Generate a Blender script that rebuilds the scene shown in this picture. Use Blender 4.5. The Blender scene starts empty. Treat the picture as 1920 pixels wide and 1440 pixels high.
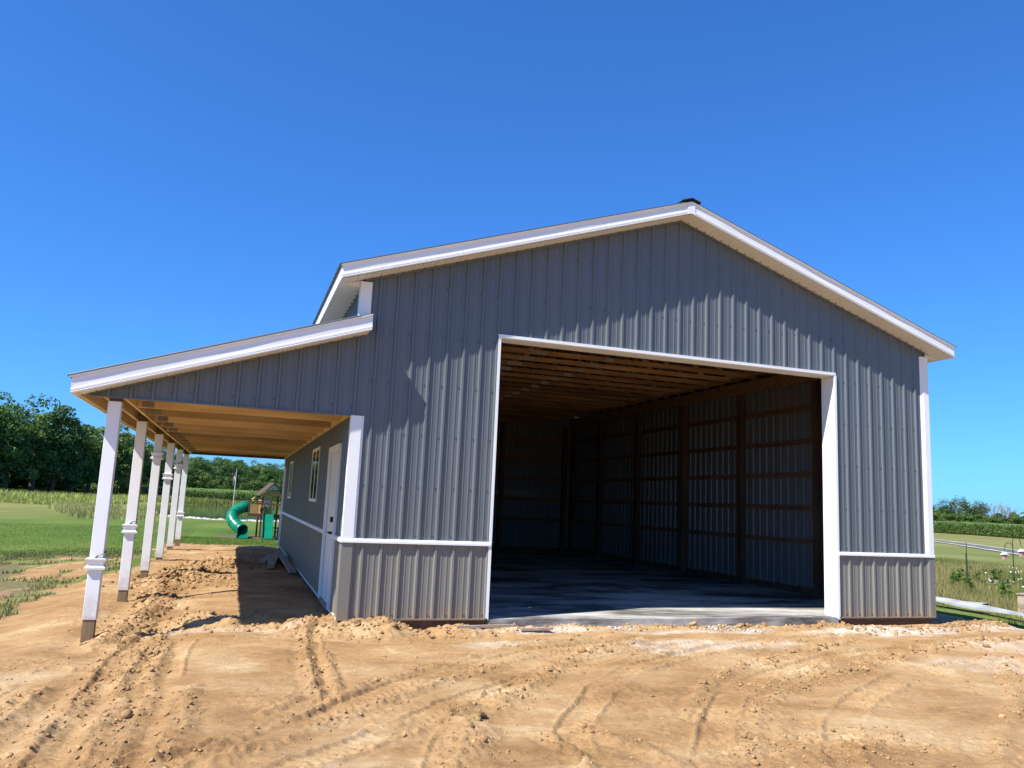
import bpy, math, random
import numpy as np
from mathutils import Vector, Matrix

random.seed(7)
RNG = np.random.default_rng(11)
scene = bpy.context.scene
col = scene.collection

# ------------------------------------------------------------------ camera
YAW, PITCH, ROLL = 0.3257, 0.1496, 0.0444
CAM = Vector((-1.2805, -9.8743, 1.4566))
fw = Vector((math.sin(YAW)*math.cos(PITCH), math.cos(YAW)*math.cos(PITCH), math.sin(PITCH)))
rt = Vector((math.cos(YAW), -math.sin(YAW), 0))
up = rt.cross(fw)
r2 = rt*math.cos(ROLL) + up*math.sin(ROLL)
u2 = -rt*math.sin(ROLL) + up*math.cos(ROLL)
cd = bpy.data.cameras.new("camera")
cam = bpy.data.objects.new("camera", cd)
col.objects.link(cam)
cam.matrix_world = Matrix(((r2.x, u2.x, -fw.x, CAM.x), (r2.y, u2.y, -fw.y, CAM.y), (r2.z, u2.z, -fw.z, CAM.z), (0, 0, 0, 1)))
cd.sensor_width = 36.0
cd.lens = 36.0*1484.5/1920.0
cd.clip_start = 0.05
cd.clip_end = 6000
scene.camera = cam

# ------------------------------------------------------------------ light
SUN = Vector((-0.78, -0.295, 1.0)).normalized()
elev = math.asin(SUN.z)
azim = math.atan2(SUN.x, SUN.y)
w = bpy.data.worlds.new("World")
scene.world = w
w.use_nodes = True
nt = w.node_tree
bg = nt.nodes["Background"]
sky = nt.nodes.new("ShaderNodeTexSky")
sky.sky_type = 'NISHITA'
sky.sun_disc = False
sky.sun_elevation = elev
sky.sun_rotation = azim
sky.altitude = 200
sky.air_density = 1.0
sky.dust_density = 0.45
sky.ozone_density = 2.0
hs = nt.nodes.new("ShaderNodeMix")          # the photo's saturated blue daylight balance
hs.data_type = 'RGBA'; hs.blend_type = 'MULTIPLY'
hs.inputs['Factor'].default_value = 1.0
hs.inputs['B'].default_value = (0.38, 0.99, 1.92, 1)
gm = nt.nodes.new('ShaderNodeGamma'); gm.inputs['Gamma'].default_value = 0.88
nt.links.new(sky.outputs[0], gm.inputs['Color'])
nt.links.new(gm.outputs[0], hs.inputs['A'])
nt.links.new(hs.outputs['Result'], bg.inputs['Color'])
bg.inputs['Strength'].default_value = 0.078
sd = bpy.data.lights.new("sun", 'SUN')
sd.energy = 5.0
sd.angle = math.radians(0.55)
sd.color = (1.0, 0.96, 0.88)
sun = bpy.data.objects.new("sun", sd)
col.objects.link(sun)
sun.rotation_euler = SUN.to_track_quat('Z', 'Y').to_euler()
sun.location = (-20, -8, 25)
scene.view_settings.view_transform = 'Standard'
scene.view_settings.look = 'None'
scene.view_settings.exposure = 0.74
scene.view_settings.gamma = 1.0
scene.cycles.max_bounces = 8
scene.cycles.diffuse_bounces = 2

# ------------------------------------------------------------------ numpy noise
def vnoise(x, y, seed=0):
    xi = np.floor(x).astype(np.int64); yi = np.floor(y).astype(np.int64)
    xf = x-xi; yf = y-yi
    u = xf*xf*(3-2*xf); v = yf*yf*(3-2*yf)
    def h(a, b):
        n = (a*374761393 + b*668265263 + seed*1442695041) & 0xffffffff
        n = ((n ^ (n >> 13))*1274126177) & 0xffffffff
        return ((n ^ (n >> 16)) & 0xffff)/65535.0
    return (h(xi, yi)*(1-u)+h(xi+1, yi)*u)*(1-v) + (h(xi, yi+1)*(1-u)+h(xi+1, yi+1)*u)*v
def fbm(x, y, oct=4, seed=0):
    s = 0; a = 0.5; t = 0
    for i in range(oct):
        s = s+a*vnoise(x*2**i+17.3*i, y*2**i+5.1*i, seed+i); t += a; a *= 0.5
    return s/t
def sstep(a, b, x):
    t = np.clip((x-a)/(b-a), 0, 1)
    return t*t*(3-2*t)
def worley(x, y, seed=0):
    """(distance to the nearest jittered cell point, random value of that cell)"""
    xi = np.floor(x).astype(np.int64); yi = np.floor(y).astype(np.int64)
    best = np.full(x.shape, 9.0); val = np.zeros(x.shape)
    for dx in (-1, 0, 1):
        for dy in (-1, 0, 1):
            a = xi+dx; b = yi+dy
            n = (a*374761393 + b*668265263 + seed*974634777) & 0xffffffff
            n = ((n ^ (n >> 13))*1274126177) & 0xffffffff; n ^= n >> 16
            jx = (n & 0xff)/255.0; jy = ((n >> 8) & 0xff)/255.0; v = ((n >> 16) & 0xff)/255.0
            d = np.hypot(a+jx-x, b+jy-y); m = d < best
            best = np.where(m, d, best); val = np.where(m, v, val)
    return best, val
def seg_dist(x, y, pts):
    d = np.full(x.shape, 1e9); tt = np.zeros(x.shape); acc = 0.0
    for (ax, ay), (bx, by) in zip(pts[:-1], pts[1:]):
        vx, vy = bx-ax, by-ay; L2 = vx*vx+vy*vy; L = math.sqrt(L2)
        t = np.clip(((x-ax)*vx+(y-ay)*vy)/L2, 0, 1)
        dd = np.hypot(x-ax-t*vx, y-ay-t*vy)
        m = dd < d
        d = np.where(m, dd, d); tt = np.where(m, acc+t*L, tt); acc += L
    return d, tt

# (points, half width, height, roughness)
RIDGES = [
    ([(-2.5, -0.35), (-2.4, 0.6), (-2.22, 1.72), (-2.27, 3.82), (-2.33, 6.2)], .16, .10, 1.0),
    ([(-2.3, 3.9), (-1.9, 6.0), (-1.6, 7.6), (-1.2, 8.3)], .35, .12, .8),
    ([(-2.2, 0.75), (-1.84, 0.93), (-1.22, 0.62), (-0.52, 0.62), (-0.05, 0.25), (0.62, -0.12), (1.5, -0.28)], .2, .11, 1.0),
    ([(-0.35, 0.1), (0.1, -.15), (.5, -.25)], .26, .15, 1.0),
    ([(-2.05, 0.55), (-2.28, -0.3), (-2.25, -1.09), (-2.32, -2.48), (-2.41, -3.65), (-2.46, -4.6)], .09, .05, 1.0),
    ([(-1.95, 0.1), (-2.09, -1.23), (-2.02, -3.03), (-1.98, -4.8)], .08, .05, 1.0),
    ([(-1.86, -.3), (-1.86, -1.5), (-1.82, -2.55), (-1.84, -3.62), (-1.83, -4.8)], .06, .04, 1.0),
    ([(-2.75, -2.2), (-2.9, -3.6), (-3.0, -5)], .12, .05, .9),
    ([(-1.5, -2.6), (-1.52, -3.6), (-1.62, -4.9)], .07, .03, 1.0),
    ([(-0.36, 0.1), (-0.49, -1.4), (-0.52, -2.34), (-0.50, -3.01)], .055, .045, 1.0),
    ([(-0.28, -1.42), (-0.31, -2.1), (-0.33, -2.8)], .04, .035, 1.0),
    ([(-0.95, -3.38), (-0.61, -3.04), (-0.48, -2.96)], .03, .035, .6),
    ([(-1.75, -4.6), (-1.27, -4.12), (-0.69, -3.5), (0.01, -2.66), (0.8, -2.0), (1.68, -1.34), (3.0, -.9)], .035, .035, .8),
    ([(-1.26, -4.47), (-0.56, -3.78), (0.43, -2.87), (1.36, -2.12)], .05, .035, 1.0),
    ([(-.9, -4.9), (-.35, -4.35), (.05, -4.0), (.7, -3.4)], .03, .02, .8),
    ([(0.8, -3.6), (1.11, -3.16), (1.9, -2.18), (2.6, -1.58), (3.3, -1.2)], .10, .03, 1.0),
    ([(2.4, -3.97), (2.62, -3.62), (2.8, -3.41), (3.34, -2.84), (4.15, -2.32), (4.91, -1.97), (6.45, -1.27)], .055, .05, 1.0),
    ([(1.9, -5.3), (2.01, -5.15), (2.39, -4.76), (2.83, -4.12), (3.3, -3.7), (4.3, -3.1), (6.3, -2.3)], .06, .03, 1.0),
    ([(7.5, -2.6), (5.86, -4.06), (4.8, -4.76), (3.88, -5.5)], .06, .05, .5),
    ([(0.56, -3.5), (0.47, -4.15), (0.15, -5.0)], .13, .05, 1.0),
    ([(1.6, -5.2), (1.57, -4.61), (1.3, -4.1)], .07, .04, 1.0),
    ([(1.0, -4.2), (1.05, -4.7), (.9, -5.2)], .05, .03, 1.0),
    ([(3.34, -3.28), (4.43, -2.74), (6.32, -2.11), (8.53, -1.45), (10.5, -1.2)], .09, .02, .8),
    ([(2.0, -5.4), (2.6, -5.1), (3.06, -4.85), (3.8, -5.0)], .25, .03, 1.0),
    ([(1.9, -.10), (2.8, -.14), (4.0, -.13), (5.4, -.13), (6.4, -.12), (7.5, -.16)], .07, .035, 1.0),
    ([(7.0, -.55), (8.3, -.55), (9.3, -.45), (10.5, .1), (12.4, .9)], .16, .03, 1.0),
    ([(1.2, -.35), (1.9, -.45), (2.5, -.38)], .06, .03, .8),
]
# wheel tracks: (points, half width, depth)
TRACKS = [
    ([(-2.35, -6), (-2.25, -3.6), (-2.17, -1.1), (-1.9, 1.2)], .13, .020),
    ([(-1.75, -6), (-1.72, -3.4), (-1.7, -1.2), (-1.6, .5)], .10, .010),
    ([(-3.1, -6), (-2.95, -3.6), (-2.7, -1.4)], .14, .016),
    ([(-2.4, -5.6), (-1.5, -4.32), (-.63, -3.65), (.22, -2.75), (1.0, -2.15), (1.9, -1.6), (3.4, -1.1)], .12, .018),
    ([(-1.6, -5.6), (-.9, -4.7), (-.2, -4.1), (.6, -3.3), (1.5, -2.6), (2.7, -1.95), (4.2, -1.35)], .12, .012),
    ([(-.42, -3.2), (-.42, -2.3), (-.39, -1.4), (-.30, -.3)], .07, .012),
    ([(1.4, -6), (1.9, -5.0), (2.5, -4.15), (3.1, -3.45), (3.9, -2.85), (5.2, -2.25), (6.8, -1.8), (9.0, -1.5)], .13, .018),
    ([(2.4, -6), (2.9, -5.1), (3.5, -4.4), (4.2, -3.8), (5.2, -3.2), (6.6, -2.7), (8.6, -2.35)], .13, .014),
    ([(.75, -6), (.95, -5.0), (1.25, -4.1), (1.9, -3.2), (2.6, -2.5), (3.6, -1.9), (5.0, -1.3), (6.6, -.9)], .12, .014),
    ([(4.4, -6), (5.0, -5.1), (5.9, -4.35), (7.2, -3.3), (9.5, -2.6)], .14, .02),
    ([(-.2, -6), (.0, -5.0), (.35, -4.0), (1.0, -3.1), (1.8, -2.35)], .10, .010),
]
POND = (0.0, 83.0, 12.0, 33.0)
def base_h(x, y):
    # pad level, then the fall to the surrounding fields
    padx0 = -3.0 + 0*x
    h = -.115 + 0*x
    h = h - .08*sstep(-1, -4, y) - .02*sstep(-4, -9, y)
    # left part of the pad drops towards the front posts
    left = sstep(-1.2, -2.7, x)
    h = h + left*(-.12)*sstep(6, -0.5, y)
    h = h + .035*sstep(0.5, 3.5, y)*sstep(.5, -.5, x) + .055*sstep(4, 10, y)*sstep(.5, -.5, x) - .11*sstep(12, 15, y)
    dl = np.maximum(-3.0-x, 0)
    h = h - .14*sstep(0, 1.0, dl)*sstep(-2.5, 2, y) - .19*sstep(.6, 5, dl)
    db = np.maximum(y-15.3, 0)
    h = h - .42*sstep(0, 2.6, db)*(1-sstep(.6, 5, dl)*.6)
    dr = np.maximum(x-10.3, 0)*sstep(-4, 0.5, y)
    h = h - .28*sstep(0, 2.2, dr) - .12*sstep(2.2, 9, dr)
    dit = sstep(-3.5, -1.2, y)*sstep(13, 8, y)
    xe = 10.55+.10*np.sin(y*1.7)+.05*np.sin(y*4.1)
    h = h - .42*dit*sstep(xe, xe+.38, x)*sstep(13.2, 11.9, x)
    far = np.hypot(x-3, y-5)
    h = h*(1-sstep(15, 24, far)) + (-.55)*sstep(15, 24, far)
    px, py, pa, pb = POND
    q = np.sqrt(((x-px)/pa)**2+((y-py)/pb)**2)
    h = h - .9*sstep(1.06, .85, q)
    h = h + .12*(fbm(x*.03, y*.03, 3, 5)-.5)*sstep(30, 60, far)
    return h
def dirt_mask(x, y):
    n = (fbm(x*.8, y*.8, 4, 21)-.5)
    n2 = (fbm(x*3, y*3, 3, 22)-.5)
    # distance outside of the pad outline (negative inside)
    dl = -4.6 - x + .19*np.clip(y, 0, 9)
    dl = dl - np.clip(1.0-y, 0, 60)*.9
    db = y-15.6
    dr = x-11.2 - np.clip(.8-y, 0, 60)*.55
    d = np.maximum(np.maximum(dl, db), dr)
    m = sstep(.35, -.35, d + n*1.3 + n2*.7)
    # patchy sand showing through the weeds left of the posts
    zone = sstep(-12, -7, x)*sstep(-2.5, -4, x)*sstep(12.3, 10.2, y+.25*x+1.5)*sstep(-60, -5, y)
    patch = sstep(.46, .62, fbm(x*1.1+3, y*.55, 5, 31)+n2*.35)
    m = np.maximum(m, zone*(.12+.85*patch))
    # bare ring below the slides
    m2 = sstep(1.0, .7, np.sqrt(((x+.4)/1.9)**2+((y-28.0)/1.3)**2))
    return m, m2
def ground_h(x, y, fine=True):
    x = np.asarray(x, float); y = np.asarray(y, float)
    h = base_h(x, y)
    m, _ = dirt_mask(x, y)
    near = sstep(40, 20, np.hypot(x, y))
    h = h + near*.05*(fbm(x*.7, y*.7, 3, 3)-.5) + near*.02*(fbm(x*3, y*3, 3, 4)-.5)
    rough = np.zeros(x.shape)
    for pts, wd, ht, rg in RIDGES:
        xs = [p[0] for p in pts]; ys = [p[1] for p in pts]
        sel = (x > min(xs)-4*wd) & (x < max(xs)+4*wd) & (y > min(ys)-4*wd) & (y < max(ys)+4*wd)
        if not sel.any(): continue
        sx = x[sel]; sy = y[sel]
        wob = .5*wd*(fbm(sx*2.2, sy*2.2, 2, 8)-.5)*2
        d, t = seg_dist(sx+wob, sy+wob*.6, pts)
        n = fbm(t*3+13*len(pts), d*3, 2, 9)
        g = np.exp(-(d/wd)**2)
        amp = np.where(y[sel] > -.6, .40, .22)*ht*(.15+1.5*sstep(.3, .65, n))
        lump = .55+.9*fbm(sx*7, sy*7, 3, 10)
        tr = np.exp(-((d-2.1*wd)/(wd*.9))**2)*ht*.25
        h[sel] += g*amp*lump - tr
        rough[sel] = np.maximum(rough[sel], rg*np.exp(-(d/(wd*1.9))**2)*(.4+.6*n))
    if fine:
        for pts, wd, dep in TRACKS:
            xs = [p[0] for p in pts]; ys = [p[1] for p in pts]
            sel = (x > min(xs)-3*wd) & (x < max(xs)+3*wd) & (y > min(ys)-3*wd) & (y < max(ys)+3*wd)
            if not sel.any(): continue
            sx = x[sel]; sy = y[sel]
            d, t = seg_dist(sx+.03*(fbm(sx*2, sy*2, 2, 27)-.5), sy, pts)
            fade = sstep(.26, .42, fbm(t*.9+7*wd+len(pts), d*2, 2, 28))
            inside = sstep(wd, wd*.86, d)
            lug = np.sin((t+d*.6)*2*math.pi/.085)
            berm = np.exp(-((d-wd*1.12)/(wd*.17))**2)
            h[sel] += fade*(-dep*.8*inside + inside*.0075*np.clip(lug*2.5, -1, 1) + berm*dep*(.2+1.1*fbm(sx*9, sy*9, 2, 29)))
            rough[sel] = np.maximum(rough[sel], fade*berm*.5)
        n1 = fbm(x*6, y*6, 2, 14)
        f1, v1 = worley(x*11+n1*1.6, y*11, 3); f2, v2 = worley(x*21, y*21+n1*2, 4)
        h = h + rough*(.036*np.sqrt(np.clip(1-f1*1.35, 0, 1))*v1*sstep(.25, .6, v1) + .024*np.sqrt(np.clip(1-f2*1.3, 0, 1))*v2)
        sc = m*near*sstep(.55, .72, fbm(x*.9, y*.9, 3, 33))
        h = h + sc*.012*np.sqrt(np.clip(1-f2*1.3, 0, 1))*sstep(.5, .9, v2) + m*near*(.006*(fbm(x*20, y*20, 2, 16)-.5)+.014*np.maximum(0, fbm(x*9, y*9, 3, 18)-.58))
        # thin steps left by the skid-steer bucket
        st = fbm(x*.55+4, y*1.6, 3, 40)
        h = h + m*near*.011*sstep(.47, .485, st) - m*near*.010*sstep(.60, .61, st)
        st2 = fbm((x+y*.4)*.5, (y-x*.5)*2.2, 3, 41)
        h = h + m*near*.009*sstep(.53, .538, st2)
    # keep the earth out of the building
    ins = sstep(.0, -.08, np.maximum(np.maximum(-x+.02, x-9.12), np.maximum(.02-y, y-14.15)))
    h = np.where(ins > 0, np.minimum(h, h*(1-ins)+(-.16)*ins), h)
    return h, rough, m
def gz(x, y):
    return float(ground_h(np.array([x]), np.array([y]), False)[0][0])

# ------------------------------------------------------------------ materials
def mat(name, color, rough=.7, spec=.3, metallic=0.0, var=0.0, vscale=3.0, var_color=None, bump=0.0, bscale=40.0,
        stretch=(1, 1, 1), attr=None, transl=0.0):
    m = bpy.data.materials.new(name); m.use_nodes = True
    t = m.node_tree; N = t.nodes; L = t.links
    b = N['Principled BSDF']
    b.inputs['Roughness'].default_value = rough
    b.inputs['Specular IOR Level'].default_value = spec
    b.inputs['Metallic'].default_value = metallic
    c = (*color, 1)
    b.inputs['Base Color'].default_value = c
    tc = N.new('ShaderNodeTexCoord'); mp = N.new('ShaderNodeMapping')
    mp.inputs['Scale'].default_value = stretch
    L.new(tc.outputs['Object'], mp.inputs['Vector'])
    out = None
    if var > 0:
        nz = N.new('ShaderNodeTexNoise'); nz.inputs['Scale'].default_value = vscale
        nz.inputs['Detail'].default_value = 5
        L.new(mp.outputs[0], nz.inputs['Vector'])
        rr = N.new('ShaderNodeValToRGB')
        rr.color_ramp.elements[0].position = .35; rr.color_ramp.elements[1].position = .68
        v2 = var_color or tuple(max(0, k*(1-var)) for k in color)
        rr.color_ramp.elements[0].color = (*v2, 1)
        rr.color_ramp.elements[1].color = c
        L.new(nz.outputs['Fac'], rr.inputs['Fac'])
        out = rr.outputs['Color']
    if attr:
        at = N.new('ShaderNodeAttribute'); at.attribute_name = attr
        mx = N.new('ShaderNodeMix'); mx.data_type = 'RGBA'; mx.blend_type = 'MULTIPLY'
        mx.inputs['Factor'].default_value = 1.0
        if out: L.new(out, mx.inputs['A'])
        else: mx.inputs['A'].default_value = c
        L.new(at.outputs['Color'], mx.inputs['B'])
        out = mx.outputs['Result']
    if out: L.new(out, b.inputs['Base Color'])
    if bump > 0:
        nb = N.new('ShaderNodeTexNoise'); nb.inputs['Scale'].default_value = bscale; nb.inputs['Detail'].default_value = 6
        L.new(mp.outputs[0], nb.inputs['Vector'])
        bp = N.new('ShaderNodeBump'); bp.inputs['Strength'].default_value = bump; bp.inputs['Distance'].default_value = .01
        L.new(nb.outputs['Fac'], bp.inputs['Height'])
        L.new(bp.outputs[0], b.inputs['Normal'])
    if transl > 0:
        tr = N.new('ShaderNodeBsdfTranslucent'); ms = N.new('ShaderNodeMixShader')
        ms.inputs[0].default_value = transl
        if out: L.new(out, tr.inputs['Color'])
        else: tr.inputs['Color'].default_value = c
        L.new(b.outputs[0], ms.inputs[1]); L.new(tr.outputs[0], ms.inputs[2])
        L.new(ms.outputs[0], N['Material Output'].inputs['Surface'])
    return m

def two_sided(m, back):
    """painted front, primer-coloured back of a sheet"""
    t = m.node_tree; N = t.nodes; L = t.links
    b = N['Principled BSDF']
    g = N.new('ShaderNodeNewGeometry'); mx = N.new('ShaderNodeMix'); mx.data_type = 'RGBA'
    L.new(g.outputs['Backfacing'], mx.inputs['Factor'])
    lk = b.inputs['Base Color'].links
    if lk: L.new(lk[0].from_socket, mx.inputs['A'])
    else: mx.inputs['A'].default_value = b.inputs['Base Color'].default_value
    mx.inputs['B'].default_value = (*back, 1)
    L.new(mx.outputs['Result'], b.inputs['Base Color'])
    return m

M = {}
M['siding'] = two_sided(mat('charcoal_steel', (.130, .143, .153), .36, .5, 0.0, .10, 1.3, (.110, .130, .143), .06, 2.0, (1, 1, .25)), (.145, .147, .15))
M['wains'] = two_sided(mat('taupe_steel', (.200, .194, .172), .42, .45, 0.0, .10, 1.5, (.185, .178, .157), .05, 2.0, (1, 1, .3)), (.145, .147, .15))
M['white'] = mat('white_steel_trim', (.82, .84, .84), .4, .4, 0, .06, 1.2, (.78, .79, .79), .1, 2.5)
M['vinyl'] = mat('white_vinyl', (.86, .87, .87), .45, .4, 0, .08, 2.5, (.80, .80, .79), .0)
M['soffit'] = mat('soffit_white', (.74, .73, .70), .55, .3, 0, .05, 2.0)
M['roof'] = mat('roof_steel', (.10, .105, .115), .45, .4, 0, .1, 1.0)
M['black'] = mat('black_foam', (.015, .015, .017), .8, .2)
M['blackmetal'] = mat('black_hardware', (.012, .012, .013), .35, .5)
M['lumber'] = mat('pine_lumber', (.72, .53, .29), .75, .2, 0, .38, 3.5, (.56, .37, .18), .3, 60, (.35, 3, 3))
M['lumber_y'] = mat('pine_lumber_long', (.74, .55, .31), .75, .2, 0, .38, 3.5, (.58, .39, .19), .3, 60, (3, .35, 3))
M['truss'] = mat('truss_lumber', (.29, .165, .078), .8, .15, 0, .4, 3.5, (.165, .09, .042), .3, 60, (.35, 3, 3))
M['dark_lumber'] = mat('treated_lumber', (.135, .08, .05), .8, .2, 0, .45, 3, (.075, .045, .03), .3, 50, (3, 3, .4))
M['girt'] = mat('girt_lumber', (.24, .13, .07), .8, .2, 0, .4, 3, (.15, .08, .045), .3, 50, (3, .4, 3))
M['post_wood'] = mat('post_end_wood', (.30, .21, .12), .85, .2, 0, .4, 5, (.2, .135, .08), .4, 50, (3, 3, .5))
M['skirt'] = mat('skirt_board', (.155, .09, .05), .85, .2, 0, .4, 3, (.09, .055, .035), .4, 50, (.5, 3, 3))
M['plate'] = mat('galvanised_plate', (.30, .27, .23), .55, .4, .3, .3, 60)
M['oldtrim'] = mat('dusty_white_trim', (.44, .45, .45), .5, .35, 0, .35, 2.5)
M['screw'] = mat('screw_head', (.05, .055, .065), .5, .4)
M['door'] = mat('door_white', (.74, .74, .73), .45, .4, 0, .04, 2)
M['board_grey'] = mat('weathered_board', (.42, .34, .26), .85, .2, 0, .4, 4, (.30, .235, .175), .4, 50, (2, .4, 2))
M['deco'] = mat('interior_board', (.24, .22, .19), .7, .3)

def mud(m, z0, z1, amount=.7, color=(.30, .19, .10)):
    t = m.node_tree; N = t.nodes; L = t.links; b = N['Principled BSDF']
    g = N.new('ShaderNodeNewGeometry'); sp = N.new('ShaderNodeSeparateXYZ'); L.new(g.outputs['Position'], sp.inputs[0])
    mr = N.new('ShaderNodeMapRange'); mr.inputs['From Min'].default_value = z0; mr.inputs['From Max'].default_value = z1
    mr.inputs['To Min'].default_value = 1; mr.inputs['To Max'].default_value = 0
    L.new(sp.outputs['Z'], mr.inputs[0])
    nz = N.new('ShaderNodeTexNoise'); nz.inputs['Scale'].default_value = 9; nz.inputs['Detail'].default_value = 7; nz.inputs['Roughness'].default_value = .75
    L.new(g.outputs['Position'], nz.inputs[0])
    ad = N.new('ShaderNodeMath'); ad.operation = 'MULTIPLY'; L.new(mr.outputs[0], ad.inputs[0]); L.new(nz.outputs[0], ad.inputs[1])
    r = N.new('ShaderNodeMapRange'); r.inputs['From Min'].default_value = .22; r.inputs['From Max'].default_value = .5; r.inputs['To Max'].default_value = amount
    L.new(ad.outputs[0], r.inputs[0])
    mx = N.new('ShaderNodeMix'); mx.data_type = 'RGBA'; L.new(r.outputs[0], mx.inputs['Factor'])
    lk = b.inputs['Base Color'].links
    if lk: L.new(lk[0].from_socket, mx.inputs['A'])
    else: mx.inputs['A'].default_value = b.inputs['Base Color'].default_value
    mx.inputs['B'].default_value = (*color, 1)
    L.new(mx.outputs['Result'], b.inputs['Base Color'])
mud(M['wains'], -.02, .35, .55)
mud(M['vinyl'], -.05, .55, .5)
def objvar(m, lo, hi):
    t = m.node_tree; N = t.nodes; L = t.links; b = N['Principled BSDF']
    oi = N.new('ShaderNodeObjectInfo'); mr = N.new('ShaderNodeMapRange')
    mr.inputs['To Min'].default_value = lo; mr.inputs['To Max'].default_value = hi
    L.new(oi.outputs['Random'], mr.inputs[0])
    mx = N.new('ShaderNodeMix'); mx.data_type = 'RGBA'; mx.blend_type = 'MULTIPLY'; mx.inputs['Factor'].default_value = 1
    lk = b.inputs['Base Color'].links
    L.new(lk[0].from_socket, mx.inputs['A']); L.new(mr.outputs[0], mx.inputs['B'])
    L.new(mx.outputs['Result'], b.inputs['Base Color'])
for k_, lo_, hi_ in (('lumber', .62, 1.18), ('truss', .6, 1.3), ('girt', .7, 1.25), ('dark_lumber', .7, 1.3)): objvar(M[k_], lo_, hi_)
def make_glass():
    m = bpy.data.materials.new('window_glass'); m.use_nodes = True
    N = m.node_tree.nodes; L = m.node_tree.links
    N.remove(N['Principled BSDF'])
    tr = N.new('ShaderNodeBsdfTransparent'); tr.inputs[0].default_value = (.8, .85, .85, 1)
    gl = N.new('ShaderNodeBsdfGlossy'); gl.inputs['Roughness'].default_value = .02
    fr = N.new('ShaderNodeFresnel'); fr.inputs[0].default_value = 1.5
    ms = N.new('ShaderNodeMixShader')
    L.new(fr.outputs[0], ms.inputs[0]); L.new(tr.outputs[0], ms.inputs[1]); L.new(gl.outputs[0], ms.inputs[2])
    L.new(ms.outputs[0], N['Material Output'].inputs['Surface'])
    return m
M['glass'] = make_glass()

def make_concrete():
    m = mat('slab_concrete', (.50, .48, .44), .75, .1)
    t = m.node_tree; N = t.nodes; L = t.links; b = N['Principled BSDF']
    tc = N.new('ShaderNodeTexCoord')
    mp = N.new('ShaderNodeMapping'); mp.inputs['Scale'].default_value = (.35, 1.0, 1); mp.inputs['Rotation'].default_value = (0, 0, .25)
    L.new(tc.outputs['Object'], mp.inputs[0])
    a = N.new('ShaderNodeTexNoise'); a.inputs['Scale'].default_value = 1.1; a.inputs['Detail'].default_value = 7; a.inputs['Roughness'].default_value = .68; a.inputs['Distortion'].default_value = .6
    L.new(mp.outputs[0], a.inputs[0])
    r = N.new('ShaderNodeValToRGB')
    r.color_ramp.elements[0].position = .40; r.color_ramp.elements[0].color = (.10, .095, .09, 1)
    r.color_ramp.elements[1].position = .72; r.color_ramp.elements[1].color = (.72, .70, .65, 1)
    e = r.color_ramp.elements.new(.53); e.color = (.40, .38, .345, 1)
    L.new(a.outputs[0], r.inputs[0]); L.new(r.outputs[0], b.inputs['Base Color'])
    mp2 = N.new('ShaderNodeMapping'); mp2.inputs['Scale'].default_value = (1.2, 9, 1); mp2.inputs['Rotation'].default_value = (0, 0, -.2)
    L.new(tc.outputs['Object'], mp2.inputs[0])
    c = N.new('ShaderNodeTexNoise'); c.inputs['Scale'].default_value = 2; c.inputs['Detail'].default_value = 5
    L.new(mp2.outputs[0], c.inputs[0])
    mx = N.new('ShaderNodeMix'); mx.data_type = 'RGBA'; mx.blend_type = 'OVERLAY'; mx.inputs['Factor'].default_value = .65
    L.new(r.outputs[0], mx.inputs['A']); L.new(c.outputs[0], mx.inputs['B'])
    L.new(mx.outputs['Result'], b.inputs['Base Color'])
    rr = N.new('ShaderNodeMapRange'); rr.inputs['To Min'].default_value = .9; rr.inputs['To Max'].default_value = .5
    L.new(a.outputs[0], rr.inputs[0]); L.new(rr.outputs[0], b.inputs['Roughness'])
    bp = N.new('ShaderNodeBump'); bp.inputs['Strength'].default_value = .25; bp.inputs['Distance'].default_value = .01
    L.new(c.outputs[0], bp.inputs['Height']); L.new(bp.outputs[0], b.inputs['Normal'])
    return m
M['concrete'] = make_concrete()

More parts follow.
